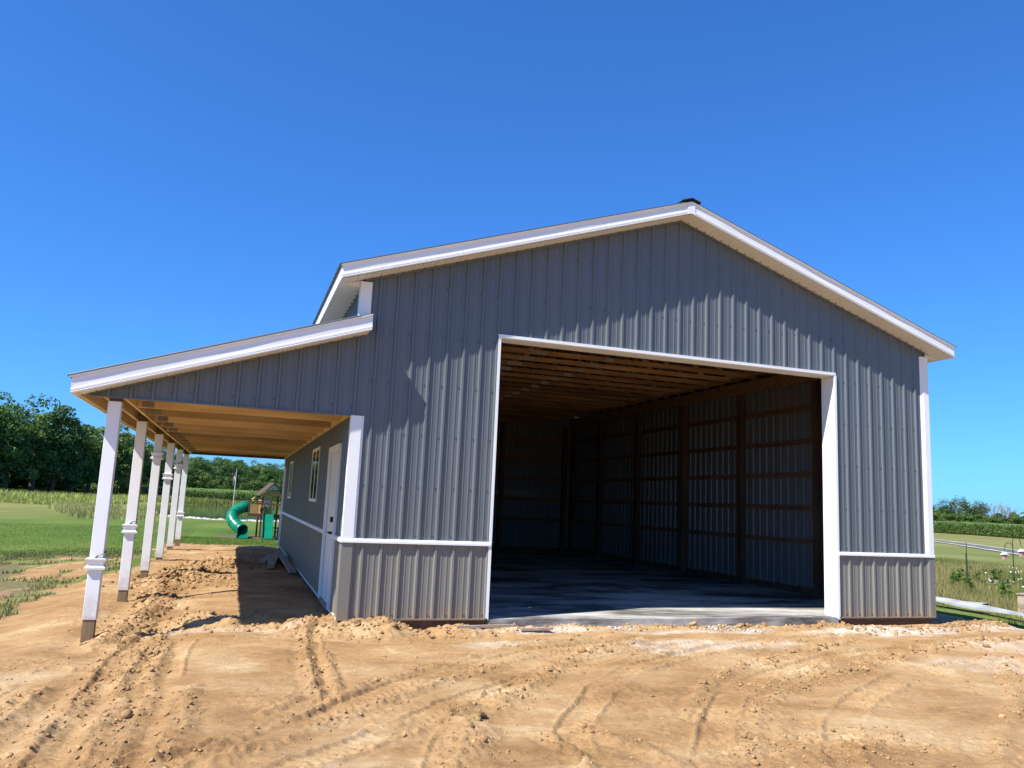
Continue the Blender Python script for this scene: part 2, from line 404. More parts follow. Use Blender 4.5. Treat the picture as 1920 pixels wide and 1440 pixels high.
# ------------------------------------------------------------------ mesh building
class MB:
    def __init__(self): self.v = []; self.f = []; self.c = []
    def box(self, x0, x1, y0, y1, z0, z1):
        n = len(self.v)
        self.v += [(x0, y0, z0), (x1, y0, z0), (x1, y1, z0), (x0, y1, z0), (x0, y0, z1), (x1, y0, z1), (x1, y1, z1), (x0, y1, z1)]
        self.f += [(n, n+3, n+2, n+1), (n+4, n+5, n+6, n+7), (n, n+1, n+5, n+4), (n+1, n+2, n+6, n+5), (n+2, n+3, n+7, n+6), (n+3, n, n+4, n+7)]
        return self
    def hexa(self, p):       # 8 points: bottom 4 ccw, top 4
        n = len(self.v); self.v += [tuple(q) for q in p]
        self.f += [(n, n+3, n+2, n+1), (n+4, n+5, n+6, n+7), (n, n+1, n+5, n+4), (n+1, n+2, n+6, n+5), (n+2, n+3, n+7, n+6), (n+3, n, n+4, n+7)]
        return self
    def beam(self, a, b, wd, ht, upv=(0, 0, 1)):
        a = Vector(a); b = Vector(b); d = (b-a).normalized(); u = Vector(upv)
        s = d.cross(u).normalized(); u = s.cross(d).normalized()
        s = s*wd/2; u = u*ht/2
        return self.hexa([a-s-u, a+s-u, b+s-u, b-s-u, a-s+u, a+s+u, b+s+u, b-s+u])
    def prism_y(self, pts, y0, y1):   # polygon in xz (ccw seen from -y)
        n = len(self.v); k = len(pts)
        self.v += [(x, y0, z) for x, z in pts]+[(x, y1, z) for x, z in pts]
        self.f += [tuple(range(n, n+k)), tuple(range(n+2*k-1, n+k-1, -1))]
        for i in range(k):
            j = (i+1) % k
            self.f.append((n+i, n+k+i, n+k+j, n+j))
        return self
    def prism_x(self, pts, x0, x1):   # polygon in yz
        n = len(self.v); k = len(pts)
        self.v += [(x0, y, z) for y, z in pts]+[(x1, y, z) for y, z in pts]
        self.f += [tuple(range(n, n+k)), tuple(range(n+2*k-1, n+k-1, -1))]
        for i in range(k):
            j = (i+1) % k
            self.f.append((n+i, n+k+i, n+k+j, n+j))
        return self
    def tube(self, path, radii, seg=8, cap=True):
        n0 = len(self.v); P = [Vector(p) for p in path]
        ref = Vector((0, 0, 1))
        prev = None
        for i, p in enumerate(P):
            d = (P[min(i+1, len(P)-1)]-P[max(i-1, 0)]).normalized()
            if prev is None:
                s = d.cross(ref)
                if s.length < .05: s = d.cross(Vector((1, 0, 0)))
            else:
                s = prev-d*prev.dot(d)
            s.normalize(); prev = s; t = d.cross(s)
            r = radii[i] if hasattr(radii, '__len__') else radii
            for k in range(seg):
                a = 2*math.pi*k/seg
                self.v.append(tuple(p+(s*math.cos(a)+t*math.sin(a))*r))
        for i in range(len(P)-1):
            for k in range(seg):
                a = n0+i*seg+k; b = n0+i*seg+(k+1) % seg
                self.f.append((a, b, b+seg, a+seg))
        if cap:
            self.f.append(tuple(range(n0+seg-1, n0-1, -1)))
            e = n0+(len(P)-1)*seg
            self.f.append(tuple(range(e, e+seg)))
        return self
    def rings(self, prof, cx, cy):     # square profile: list of (half, z)
        n0 = len(self.v)
        for h, z in prof:
            self.v += [(cx-h, cy-h, z), (cx+h, cy-h, z), (cx+h, cy+h, z), (cx-h, cy+h, z)]
        for i in range(len(prof)-1):
            for k in range(4):
                a = n0+i*4+k; b = n0+i*4+(k+1) % 4
                self.f.append((a, b, b+4, a+4))
        self.f.append((n0+3, n0+2, n0+1, n0)); e = n0+4*(len(prof)-1)
        self.f.append((e, e+1, e+2, e+3))
        return self
    def mesh(self, name, m, smooth=False):
        me = bpy.data.meshes.new(name)
        me.from_pydata(self.v, [], self.f)
        if m: me.materials.append(m)
        if smooth: me.polygons.foreach_set('use_smooth', [True]*len(me.polygons))
        me.update()
        return me
    def build(self, name, m, parent=None, smooth=False, bevel=0.0):
        o = bpy.data.objects.new(name, self.mesh(name, m, smooth))
        col.objects.link(o)
        if parent: o.parent = parent
        if bevel:
            bv = o.modifiers.new('bevel', 'BEVEL'); bv.width = bevel; bv.segments = 2; bv.limit_method = 'ANGLE'
        return o

def rel(mb, root):
    """world coordinates -> local coordinates of the root (translation only)"""
    l = root.location
    mb.v = [(x-l.x, y-l.y, z-l.z) for x, y, z in mb.v]
    return mb
def tag(o, label=None, cat=None, group=None, kind=None):
    if label: o['label'] = label
    if cat: o['category'] = cat
    if group: o['group'] = group
    if kind: o['kind'] = kind
    return o
def empty(name, loc=(0, 0, 0), rz=0.0):
    o = bpy.data.objects.new(name, None); col.objects.link(o)
    o.location = loc; o.rotation_euler = (0, 0, rz); o.empty_display_size = .3
    return o
def np_mesh(name, V, F, m, colors=None, smooth=False):
    """V (n,3), F (k,3|4) arrays, colors (k,3) per face -> corner attribute"""
    me = bpy.data.meshes.new(name)
    V = np.ascontiguousarray(V, np.float32); F = np.ascontiguousarray(F, np.int32)
    k, s = F.shape
    me.vertices.add(len(V)); me.vertices.foreach_set('co', V.ravel())
    me.loops.add(k*s); me.loops.foreach_set('vertex_index', F.ravel())
    me.polygons.add(k)
    me.polygons.foreach_set('loop_start', np.arange(0, k*s, s, dtype=np.int32))
    me.polygons.foreach_set('loop_total', np.full(k, s, np.int32))
    if smooth: me.polygons.foreach_set('use_smooth', np.ones(k, bool))
    if colors is not None:
        a = me.color_attributes.new('tint', 'FLOAT_COLOR', 'CORNER')
        cc = np.ones((k*s, 4), np.float32); cc[:, :3] = np.repeat(colors, s, axis=0)
        a.data.foreach_set('color', cc.ravel())
    if m: me.materials.append(m)
    me.update(calc_edges=True); me.validate()
    return me
def link(name, me, parent=None):
    o = bpy.data.objects.new(name, me); col.objects.link(o)
    if parent: o.parent = parent
    return o

# ------------------------------------------------------------------ ground
def axis(lo, hi, step, gro_lo, gro_hi, end_lo, end_hi, cap=None):
    a = list(np.arange(lo, hi, step)); s = step; x = a[-1]
    while x < end_hi:
        s *= gro_hi if x < 60 else 1.08
        x += s; a.append(x)
    s = step; x = lo; b = []
    while x > end_lo:
        s *= gro_lo; x -= s; b.append(x)
    return np.array(b[::-1]+a)
gx = axis(-3.4, 8.0, .0165, 1.06, 1.05, -2600, 2600)
gy = axis(-5.6, .5, .0165, 1.15, 1.02, -2600, 2600)
GX, GY = np.meshgrid(gx, gy)
fx, fy = GX.ravel(), GY.ravel()
H, RO, DM = ground_h(fx, fy)
DM2 = dirt_mask(fx, fy)[1]
V = np.stack([fx, fy, H], 1)
nx, ny = len(gx), len(gy)
idx = np.arange(nx*ny).reshape(ny, nx)
F = np.stack([idx[:-1, :-1].ravel(), idx[:-1, 1:].ravel(), idx[1:, 1:].ravel(), idx[1:, :-1].ravel()], 1)
def make_ground_mat():
    m = bpy.data.materials.new('earth_and_grass'); m.use_nodes = True
    N = m.node_tree.nodes; L = m.node_tree.links; b = N['Principled BSDF']
    b.inputs['Roughness'].default_value = .95; b.inputs['Specular IOR Level'].default_value = .12
    tc = N.new('ShaderNodeTexCoord')
    def noise(scale, det=6, rough=.6, st=(1, 1, 1), dist=0):
        mp = N.new('ShaderNodeMapping'); mp.inputs['Scale'].default_value = st
        L.new(tc.outputs['Object'], mp.inputs[0])
        n = N.new('ShaderNodeTexNoise'); n.inputs['Scale'].default_value = scale; n.inputs['Detail'].default_value = det
        n.inputs['Roughness'].default_value = rough; n.inputs['Distortion'].default_value = dist
        L.new(mp.outputs[0], n.inputs[0]); return n.outputs['Fac']
    def ramp(fac, stops):
        r = N.new('ShaderNodeValToRGB'); el = r.color_ramp.elements
        el[0].position = stops[0][0]; el[0].color = (*stops[0][1], 1)
        el[1].position = stops[-1][0]; el[1].color = (*stops[-1][1], 1)
        for p_, c_ in stops[1:-1]:
            e = el.new(p_); e.color = (*c_, 1)
        L.new(fac, r.inputs[0]); return r.outputs[0]
    def mix(f, a, b_, mode='MIX'):
        x = N.new('ShaderNodeMix'); x.data_type = 'RGBA'; x.blend_type = mode
        if isinstance(f, float): x.inputs['Factor'].default_value = f
        else: L.new(f, x.inputs['Factor'])
        L.new(a, x.inputs['A']); L.new(b_, x.inputs['B']); return x.outputs['Result']
    at = N.new('ShaderNodeAttribute'); at.attribute_name = 'mask'
    sp = N.new('ShaderNodeSeparateColor'); L.new(at.outputs['Color'], sp.inputs[0])
    # earth: sandy clay, redder and paler patches, dry bright crust
    e1 = ramp(noise(.9, 7, .62, (1, 1.6, 1), .4), [(.3, (.27, .156, .066)), (.46, (.385, .232, .106)), (.58, (.455, .295, .146)), (.72, (.56, .41, .235))])
    e2 = ramp(noise(9, 6, .7, (1, 1.8, 1)), [(.3, (.40, .40, .40)), (.5, (.5, .5, .5)), (.7, (.62, .61, .59))])
    earth = mix(.55, e1, e2, 'OVERLAY')
    earth = mix(.6, earth, ramp(noise(60, 5, .75), [(.3, (.33, .33, .33)), (.5, (.5, .5, .5)), (.7, (.66, .66, .65))]), 'OVERLAY')
    earth = mix(1.0, earth, ramp(noise(.33, 5, .6, (1, 1.7, 1), .5), [(.36, (.84, .80, .78)), (.5, (.97, .97, .98)), (.62, (1, 1, 1))]), 'MULTIPLY')
    res = ramp(noise(6, 6, .7), [(.35, (.46, .36, .24)), (.65, (.70, .65, .57))])
    earth = mix(sp.outputs[1], earth, res)
    dark_earth = ramp(noise(14, 5, .7), [(.3, (.10, .075, .05)), (.7, (.20, .14, .09))])  # dark earth; along the ditch it stands for painted shade
    # lawn
    g1 = ramp(noise(.25, 6, .6, (1, .7, 1)), [(.3, (.060, .105, .016)), (.5, (.095, .150, .024)), (.7, (.15, .185, .04))])
    g2 = ramp(noise(22, 5, .75), [(.3, (.25, .25, .25)), (.5, (.5, .5, .5)), (.7, (.74, .74, .7))])
    lawn = mix(.8, g1, g2, 'OVERLAY')
    d1 = ramp(noise(.12, 7, .65, (1, .8, 1)), [(.3, (.12, .15, .035)), (.5, (.19, .19, .06)), (.72, (.28, .24, .12))])
    dry = mix(.7, d1, g2, 'OVERLAY')
    grass = mix(sp.outputs[2], lawn, dry)
    br = N.new('ShaderNodeMath'); br.operation = 'MULTIPLY_ADD'; L.new(noise(7, 8, .72), br.inputs[0]); br.inputs[1].default_value = 1.5; br.inputs[2].default_value = -.75
    sm = N.new('ShaderNodeMath'); sm.operation = 'ADD'; L.new(sp.outputs[0], sm.inputs[0]); L.new(br.outputs[0], sm.inputs[1])
    mr = N.new('ShaderNodeMapRange'); mr.inputs['From Min'].default_value = .34; mr.inputs['From Max'].default_value = .62; L.new(sm.outputs[0], mr.inputs[0])
    c = mix(mr.outputs[0], grass, earth)
    at2 = N.new('ShaderNodeAttribute'); at2.attribute_name = 'mask2'
    sp2 = N.new('ShaderNodeSeparateColor'); L.new(at2.outputs['Color'], sp2.inputs[0])
    c = mix(sp2.outputs[0], c, dark_earth)
    L.new(c, b.inputs['Base Color'])
    bp = N.new('ShaderNodeBump'); bp.inputs['Strength'].default_value = .8; bp.inputs['Distance'].default_value = .02
    L.new(noise(32, 10, .78), bp.inputs['Height'])
    bp2 = N.new('ShaderNodeBump'); bp2.inputs['Strength'].default_value = .35; bp2.inputs['Distance'].default_value = .05
    L.new(noise(5, 6, .6, (1, 2.2, 1), .5), bp2.inputs['Height']); L.new(bp.outputs[0], bp2.inputs['Normal'])
    L.new(bp2.outputs[0], b.inputs['Normal'])
    return m
M['ground'] = make_ground_mat()
me = np_mesh('ground', V, F, M['ground'], smooth=True)
# residue: pale concrete dust in front of the slab and pale dried crusts
res = np.zeros(len(fx))
for (cx, cy, ax, ay, s) in [(2.3, -.32, 1.0, .22, 1), (4.6, -.5, 1.2, .16, .7), (6.9, -.6, .9, .28, 1), (8.2, -.75, 1.2, .3, .9), (1.7, -1.15, .55, .22, .6),
                            (10.5, -.3, 1.3, .35, .8), (4.0, -1.5, 1.4, .4, .55), (7.2, -2.6, .9, .5, .35), (9.0, -1.8, 1.6, .4, .5), (-1.2, .1, 1.2, .2, .45)]:
    d = np.sqrt(((fx-cx)/ax)**2+((fy-cy)/ay)**2)
    res = np.maximum(res, s*sstep(1.15, .45, d+1.3*(fbm(fx*2.6, fy*3.5, 4, 51)-.5)))
farx = sstep(10, 20, fx)
dry = np.clip(farx*.75 + sstep(36, 55, fy)*.4 + .5*sstep(-8, -14, fx)*sstep(30, 48, fy) + .8*sstep(-3, -4, fx)*sstep(13, 10, fy+.25*fx+1.5), 0, 1)
mk = np.ones((len(fx), 4), np.float32)
mk[:, 0] = DM; mk[:, 1] = np.clip(res, 0, 1)*.8; mk[:, 2] = dry
a = me.color_attributes.new('mask', 'FLOAT_COLOR', 'POINT'); a.data.foreach_set('color', mk.ravel())
mk2 = np.zeros((len(fx), 4), np.float32); 
ditch_shade = sstep(10.6, 10.9, fx)*sstep(12.9, 12.2, fx+.5*(fbm(fx*2, fy*2, 3, 63)-.5))*sstep(-2.6, -1.6, fy)*sstep(12, 9, fy)*.85  # barn and bank shade painted into the ditch soil colour
soil = sstep(.58, .66, fbm(fx*1.1+9, fy*.9, 4, 61))*sstep(-3.4, -5, fx)*sstep(-10, -6, fx)*sstep(9, 7.5, np.abs(fy-6))*.7
rim = sstep(.8, 0, np.abs(fy-(10.3-.33*fx-1.2)+1.5*(fbm(fx, fy, 3, 62)-.5)))*sstep(-2.5, -4, fx)*sstep(-12, -9, fx)*.7
mk2[:, 0] = np.clip(np.maximum(np.maximum(np.maximum(DM2, soil), rim), ditch_shade), 0, 1); mk2[:, 3] = 1
a = me.color_attributes.new('mask2', 'FLOAT_COLOR', 'POINT'); a.data.foreach_set('color', mk2.ravel())
tag(link('ground', me), kind='structure')

# pond
mw = bpy.data.materials.new('pond_water'); mw.use_nodes = True
bw = mw.node_tree.nodes['Principled BSDF']
bw.inputs['Base Color'].default_value = (.045, .075, .022, 1); bw.inputs['Roughness'].default_value = .06
nb = mw.node_tree.nodes.new('ShaderNodeTexNoise'); nb.inputs['Scale'].default_value = 1.5; nb.inputs['Detail'].default_value = 3
bb = mw.node_tree.nodes.new('ShaderNodeBump'); bb.inputs['Strength'].default_value = .03; bb.inputs['Distance'].default_value = .03
mw.node_tree.links.new(nb.outputs[0], bb.inputs['Height']); mw.node_tree.links.new(bb.outputs[0], bw.inputs['Normal'])
b = MB(); n = 64
b.v = [(POND[0]+POND[2]*1.12*math.cos(2*math.pi*i/n), POND[1]+POND[3]*1.12*math.sin(2*math.pi*i/n), -.70) for i in range(n)]
b.f = [tuple(range(n))]
tag(b.build('pond', mw), kind='structure')

# gravel lane on the right
lane = mat('lane_gravel', (.16, .16, .125), .9, .2, 0, .3, 2)
pale = mat('pale_gravel', (.50, .48, .43), .9, .2, 0, .2, 1.5)
def strip(name, pts, half, z, m):
    b = MB(); n0 = 0
    for i, (x, y) in enumerate(pts):
        q0 = Vector(pts[max(i-1, 0)]); q1 = Vector(pts[min(i+1, len(pts)-1)])
        d = (q1-q0).normalized(); nrm = Vector((-d.y, d.x))
        hw = half*(1+.2*math.sin(i*1.7))
        for s in (-1, 1):
            px, py = x+nrm.x*hw*s, y+nrm.y*hw*s
            b.v.append((px, py, gz(px, py)+z))
    for i in range(len(pts)-1): b.f.append((2*i, 2*i+1, 2*i+3, 2*i+2))
    return tag(b.build(name, m), kind='structure')
lp = []
for i in range(40):
    t = i/39; lp.append((38+t*45, 13.5+t*66-4*math.sin(t*2)))
strip('gravel_lane', lp, .8, .05, lane)
strip('gravel_shoulder', [(x-1.05, y+.75) for x, y in lp], .27, .06, pale)
strip('gravel_shoulder', [(x+1.0, y-.7) for x, y in lp], .22, .06, pale)

# ------------------------------------------------------------------ the barn
W, D = 9.144, 14.2
P = .2286
barn = empty('pole_barn', (0, 0, 0))
tag(barn, 'charcoal metal pole barn with taupe wainscot, open front bay and lean-to porch', 'barn')
def B(name, mb, m, parent=barn, **k): return mb.build(name, m, parent, **k)

def zsoff(x): return 5.685-abs(x-W/2)/3          # main gable soffit line at the wall
def zlean(x): return 3.445+x/3                   # lean-to soffit line
def profile(x0, x1, extra=()):
    """(x, height) of the ribbed sheet between x0 and x1"""
    out = []
    k0 = int(math.floor(x0/P))-1; k1 = int(math.ceil(x1/P))+1
    for k in range(k0, k1+1):
        c = k*P
        out += [(c-.028, 0), (c-.012, .024), (c+.012, .024), (c+.028, 0)]
        for q in (P*.345, P*.655):
            out += [(c+q-.012, 0), (c+q-.006, .0045), (c+q+.006, .0045), (c+q+.012, 0)]
    out.sort()
    xs = np.array([p[0] for p in out]); hs_ = np.array([p[1] for p in out])
    pts = [(x0, float(np.interp(x0, xs, hs_)))]+[p for p in out if x0+1e-4 < p[0] < x1-1e-4]+[(x1, float(np.interp(x1, xs, hs_)))]
    for e in extra:
        if x0 < e < x1: pts.append((e, float(np.interp(e, xs, hs_))))
    pts.sort()
    return pts
def panel(b, x0, x1, zb, zt, place, extra=()):
    """ribbed sheet; place(u, h, z) -> xyz"""
    pts = profile(x0, x1, extra); n0 = len(b.v)
    for x, h in pts:
        b.v.append(place(x, h, zb(x))); b.v.append(place(x, h, zt(x)))
    for i in range(len(pts)-1):
        a = n0+2*i
        b.f.append((a, a+2, a+3, a+1))
    return b
front = lambda u, h, z: (u, -h, z)
back = lambda u, h, z: (u, D+h, z)
left = lambda u, h, z: (-h, u, z)
right = lambda u, h, z: (W+h, u, z)
cst = lambda c: (lambda x: c)
OX0, OX1, OZ = 1.855, 7.33, 3.665      # bay opening (outer edge of the trim)
WZ = .935                              # wainscot line

b = MB()
panel(b, .06, OX0, cst(WZ), zsoff, front)
panel(b, OX0, OX1, cst(OZ), zsoff, front, (W/2,))
panel(b, OX1, W-.04, cst(WZ), zsoff, front)
panel(b, -2.93, .06, cst(2.45), zlean, front)
B('front_siding', b, M['siding'])
b = MB()
panel(b, .04, OX0, cst(.0), cst(WZ), front)
B('front_wainscot', b, M['wains'])
b = MB()
panel(b, OX1, W-.02, cst(.0), cst(WZ), front)
B('front_wainscot', b, M['wains'])
# side wall towards the porch (flip so the painted face is outside)
def flip(b, n0=0):
    b.f = [tuple(reversed(q)) for q in b.f]; return b
DOOR = (.93, 2.06); WIN = [(3.74, 5.03), (10.35, 11.5)]; FD = (13.35, 14.05)
b = MB()
segs = [(.03, DOOR[0], WZ, 4.15), (DOOR[0], DOOR[1], 2.14, 4.15), (DOOR[1], WIN[0][0], WZ, 4.15)]
for i, (a0, a1) in enumerate(WIN):
    segs += [(a0, a1, WZ, 1.34), (a0, a1, 2.26, 4.15)]
segs += [(WIN[0][1], WIN[1][0], WZ, 4.15), (WIN[1][1], FD[0], WZ, 4.15), (FD[0], FD[1], 2.17, 4.15), (FD[1], D-.02, WZ, 4.15)]
for s in segs: panel(b, s[0], s[1], cst(s[2]), cst(s[3]), left)
B('side_siding', flip(b), M['siding'])
b = MB()
for s in [(.03, DOOR[0]), (DOOR[1], FD[0]), (FD[1], D-.02)]: panel(b, s[0], s[1], cst(.0), cst(WZ), left)
B('side_wainscot', flip(b), M['wains'])
b = MB(); panel(b, .02, D+.0, cst(WZ), cst(4.345), right); B('far_side_siding', b, M['siding'])
b = MB(); panel(b, .02, D-.02, cst(0), cst(WZ), right); B('far_side_wainscot', b, M['wains'])
b = MB(); panel(b, .0, W+.0, cst(WZ), lambda x: 5.87-abs(x-W/2)/3, back, (W/2,)); B('back_siding', flip(b), M['siding'])
b = MB(); panel(b, .03, W-.03, cst(0), cst(WZ), back); B('back_wainscot', flip(b), M['wains'])

# screws in rows
b = MB()
def screw(x, z):
    if OX0-.02 < x < OX1+.02 and z < OZ+.05: return
    n = len(b.v); r = .0095
    for yy in (-.001, -.007):
        for k in range(6):
            a_ = k*math.pi/3; b.v.append((x+r*math.cos(a_), yy, z+r*math.sin(a_)))
    b.f.append(tuple(range(n+6, n+12)))
    for k in range(6): b.f.append((n+k, n+(k+1) % 6, n+6+(k+1) % 6, n+6+k))
for k in range(-13, 41):
    x = k*P-.045
    for z in (.04, 1.0, 1.60, 2.25, 2.56, 2.9, 3.55, 4.2, 4.85):
        if x < 0 and (z < 2.5 or z > 2.6): continue
        if z in (2.56,) and x > 0: continue
        if z < (zlean(x) if x < 0 else zsoff(x))-.1: screw(x+random.uniform(-.006, .006), z+random.uniform(-.008, .008))
o = B('screws', b, M['screw']); o['kind'] = 'stuff'

# skirt boards below the sheets
b = MB(); b.box(.03, OX0-.03, .01, .05, -.20, .006); B('skirt_board', b, M['skirt'])
b = MB(); b.box(OX1+.03, W-.03, .01, .05, -.20, .006); B('skirt_board', b, M['skirt'])
b = MB(); b.box(.012, .05, .05, D, -.2, .006); B('skirt_board', b, M['skirt'])
b = MB(); b.box(W-.05, W-.012, .05, D, -.3, .006); B('skirt_board', b, M['skirt'])
b = MB(); b.box(.05, W-.05, D-.05, D-.012, -.4, .006); B('skirt_board', b, M['skirt'])
# base trim
b = MB(); b.box(.0, OX0, -.03, -.004, -.012, .008); B('base_trim', b, M['wains'])
b = MB(); b.box(OX1, W+.0, -.03, -.004, -.012, .008); B('base_trim', b, M['wains'])
b = MB(); b.box(-.03, -.004, .03, DOOR[0]-.06, -.012, .012); B('base_trim', b, M['white'])
b = MB(); b.box(-.03, -.004, DOOR[1]+.06, FD[0]-.06, -.012, .012); B('base_trim', b, M['white'])

# white wainscot transition trim
b = MB(); b.prism_x([(-.045, WZ-.03), (-.045, WZ-.005), (-.03, WZ+.02), (-.0, WZ+.02), (-.0, WZ-.03)], -.045, OX0)
B('transition_trim', b, M['white'])
b = MB(); b.prism_x([(-.045, WZ-.03), (-.045, WZ-.005), (-.03, WZ+.02), (-.0, WZ+.02), (-.0, WZ-.03)], OX1+.002, W+.03)
B('transition_trim', b, M['white'])
for y0, y1 in ((-.0, DOOR[0]-.07), (DOOR[1]+.07, FD[0]-.07), (FD[1]+.07, D)):
    b = MB(); b.prism_y([(-.045, WZ-.03), (-.0, WZ-.03), (-.0, WZ+.02), (-.03, WZ+.02), (-.045, WZ-.005)], y0, y1)
    B('transition_trim', b, M['white'])

# corner trims
def corner_left(z0, z1, m, name='corner_trim'):
    b = MB(); b.v = []
    pts = [(-.028, -.028), (.105, -.028), (.118, -.012), (.135, -.012), (.135, -.002), (-.002, -.002), (-.002, .11), (-.012, .11), (-.012, .095), (-.028, .085)]
    n = len(pts)
    b.v = [(x, y, z0) for x, y in pts]+[(x, y, z1) for x, y in pts]
    b.f = [tuple(range(n-1, -1, -1)), tuple(range(n, 2*n))]+[(i, (i+1) % n, n+(i+1) % n, n+i) for i in range(n)]
    return B(name, b, m)
corner_left(WZ+.021, 2.447, M['white'])
corner_left(-.012, WZ-.031, M['wains'])
b = MB(); b.box(-.028, .118, -.028, -.002, 3.675, 4.155).box(-.028, -.002, -.002, .11, 3.675, 4.155); B('corner_trim', b, M['white'])
def corner_right(z0, z1, m):
    b = MB()
    pts = [(W-.125, -.003), (W-.125, -.010), (W-.10, -.012), (W-.075, -.034), (W+.026, -.034), (W+.026, .10), (W+.002, .10), (W+.002, -.003)]
    n = len(pts)
    b.v = [(x, y, z0) for x, y in pts]+[(x, y, z1) for x, y in pts]
    b.f = [tuple(range(n-1, -1, -1)), tuple(range(n, 2*n))]+[(i, (i+1) % n, n+(i+1) % n, n+i) for i in range(n)]
    return B('corner_trim', b, m)
corner_right(WZ+.021, 4.11, M['white'])
corner_right(-.012, WZ-.031, M['wains'])
for sx in (-.028, W+.002):
    b = MB(); b.box(sx, sx+.026, D-.1, D+.028, 0, 4.1); B('corner_trim', b, M['white'])

# bay opening trim
b = MB(); b.box(OX0-.025, OX1+.0, -.030, -.001, OZ-.03, OZ+.012).box(OX0, OX1, 0, .28, OZ-.035, OZ-.012); B('header_trim', b, M['white'])
b = MB(); b.box(OX0-.025, OX0+.012, -.03, -.001, -.01, OZ-.031).box(OX0-.001, OX0+.012, .0, .28, -.005, OZ-.036); B('jamb_trim', b, M['white'])
b = MB(); b.box(OX1-.012, OX1+.012, -.03, -.001, -.03, OZ-.031).box(OX1-.012, OX1+.0, .0, .28, -.005, OZ-.036).box(OX1-.03, OX1-.013, -.03, -.012, -.02, OZ-.036); B('jamb_trim', b, M['white'])

# ---- roof
def zroof(x): return 5.90-abs(x-W/2)/3
def roof_sheet(x0, x1, zf, y0, y1, name, th=.0):
    """ribbed sheet: ribs run down the slope"""
    pts = profile(y0, y1); b = MB()
    for y, h in pts:
        b.v.append((x0, y, zf(x0)+h)); b.v.append((x1, y, zf(x1)+h))
    for i in range(len(pts)-1): b.f.append((2*i, 2*i+1, 2*i+3, 2*i+2))
    n = len(b.v)
    b.v += [(x0, y0, zf(x0)-.012), (x1, y0, zf(x1)-.012), (x1, y1, zf(x1)-.012), (x0, y1, zf(x0)-.012)]
    b.f += [(n, n+3, n+2, n+1), (n, n+1, 1, 0), (n+3, 2*len(pts)-2, 2*len(pts)-1, n+2)]
    return B(name, b, M['roof'])
YF, YB = -.328, D+.32
roof_sheet(-.335, W/2, zroof, YF, YB, 'roof_panel')
roof_sheet(W/2, W+.335, zroof, YF, YB, 'roof_panel')
def zlroof(x): return 3.655+x/3
roof_sheet(-3.115, -.03, zlroof, YF, YB-.05, 'porch_roof_panel')
# ridge cap
b = MB()
for s in (-1, 1):
    b.hexa([(W/2, YF-.01, 5.936), (W/2+s*.15, YF-.01, 5.886), (W/2+s*.15, YB+.03, 5.886), (W/2, YB+.03, 5.936), (W/2, YF-.01, 5.945), (W/2+s*.155, YF-.01, 5.894), (W/2+s*.155, YB+.03, 5.894), (W/2, YB+.03, 5.945)])
B('ridge_cap', b, M['roof'])
b = MB()
for s in (-1, 1):
    b.hexa([(W/2, YF+.0, 5.885), (W/2+s*.12, YF, 5.852), (W/2+s*.12, YB, 5.852), (W/2, YB, 5.885), (W/2, YF, 5.934), (W/2+s*.12, YF, 5.893), (W/2+s*.12, YB, 5.893), (W/2, YB, 5.934)])
B('ridge_closure', b, M['black'])

# rake fascia: sheet metal, slightly wavy
def rake(x0, x1, z0f, name, n=60, hgt=.185, seed=1):
    """profile from the bottom up, in (out, z) pairs relative to y=-.3"""
    prof = [(-.006, -.004), (.010, .0), (.014, .012), (.006, .018), (.012, .03), (.012, .05), (.005, .056), (.005, .10), (.003, .145), (.007, .152), (.007, hgt)]
    b = MB(); rr = random.Random(seed); ph = [rr.uniform(0, 6) for _ in range(4)]
    for i in range(n+1):
        t = i/n; x = x0+(x1-x0)*t; L = abs(x1-x0)
        s = t*L
        wv = (.0035*math.sin(s*2.1+ph[0])+.003*math.sin(s*4.7+ph[1])+.002*math.sin(s*9+ph[2]))
        for o_, z in prof:
            k = max(0, (z-.05)/.13) if z < .13 else max(0, (hgt-z)/.055)
            b.v.append((x, -.300-o_-wv*min(1, k)*1.2, z0f(x)+z))
    m_ = len(prof)
    for i in range(n):
        for k in range(m_-1):
            a_ = i*m_+k; q = (a_, a_+m_, a_+m_+1, a_+1)
            b.f.append(q if x1 > x0 else tuple(reversed(q)))
    # return and end caps (thickness)
    e0 = len(b.v)
    b.v += [(x0, -.28, z0f(x0)), (x1, -.28, z0f(x1)), (x0, -.28, z0f(x0)+hgt), (x1, -.28, z0f(x1)+hgt)]
    b.f += [(e0, e0+2, e0+3, e0+1)]
    b.f.append(tuple([e0]+list(range(0, m_))+[e0+2])); b.f.append(tuple([e0+1]+[n*m_+k for k in range(m_)]+[e0+3]))
    return B(name, b, M['white'], smooth=False)
zf_main = lambda x: 5.712-abs(x-W/2)/3
zf_lean = lambda x: 3.447+x/3
rake(-.30, W/2-.06, zf_main, 'rake_fascia', 70, .182, 1)
rake(W+.30, W/2+.06, zf_main, 'rake_fascia', 70, .182, 2)
rake(-3.07, .112, zf_lean, 'porch_rake_fascia', 50, .2, 3)
b = MB(); b.prism_y([(W/2-.06, zf_main(W/2-.06)), (W/2, zf_main(W/2)), (W/2+.06, zf_main(W/2+.06)), (W/2+.06, zf_main(W/2+.06)+.18), (W/2, zf_main(W/2)+.18), (W/2-.06, zf_main(W/2-.06)+.18)], -.313, -.282)
B('peak_cap', b, M['white'])
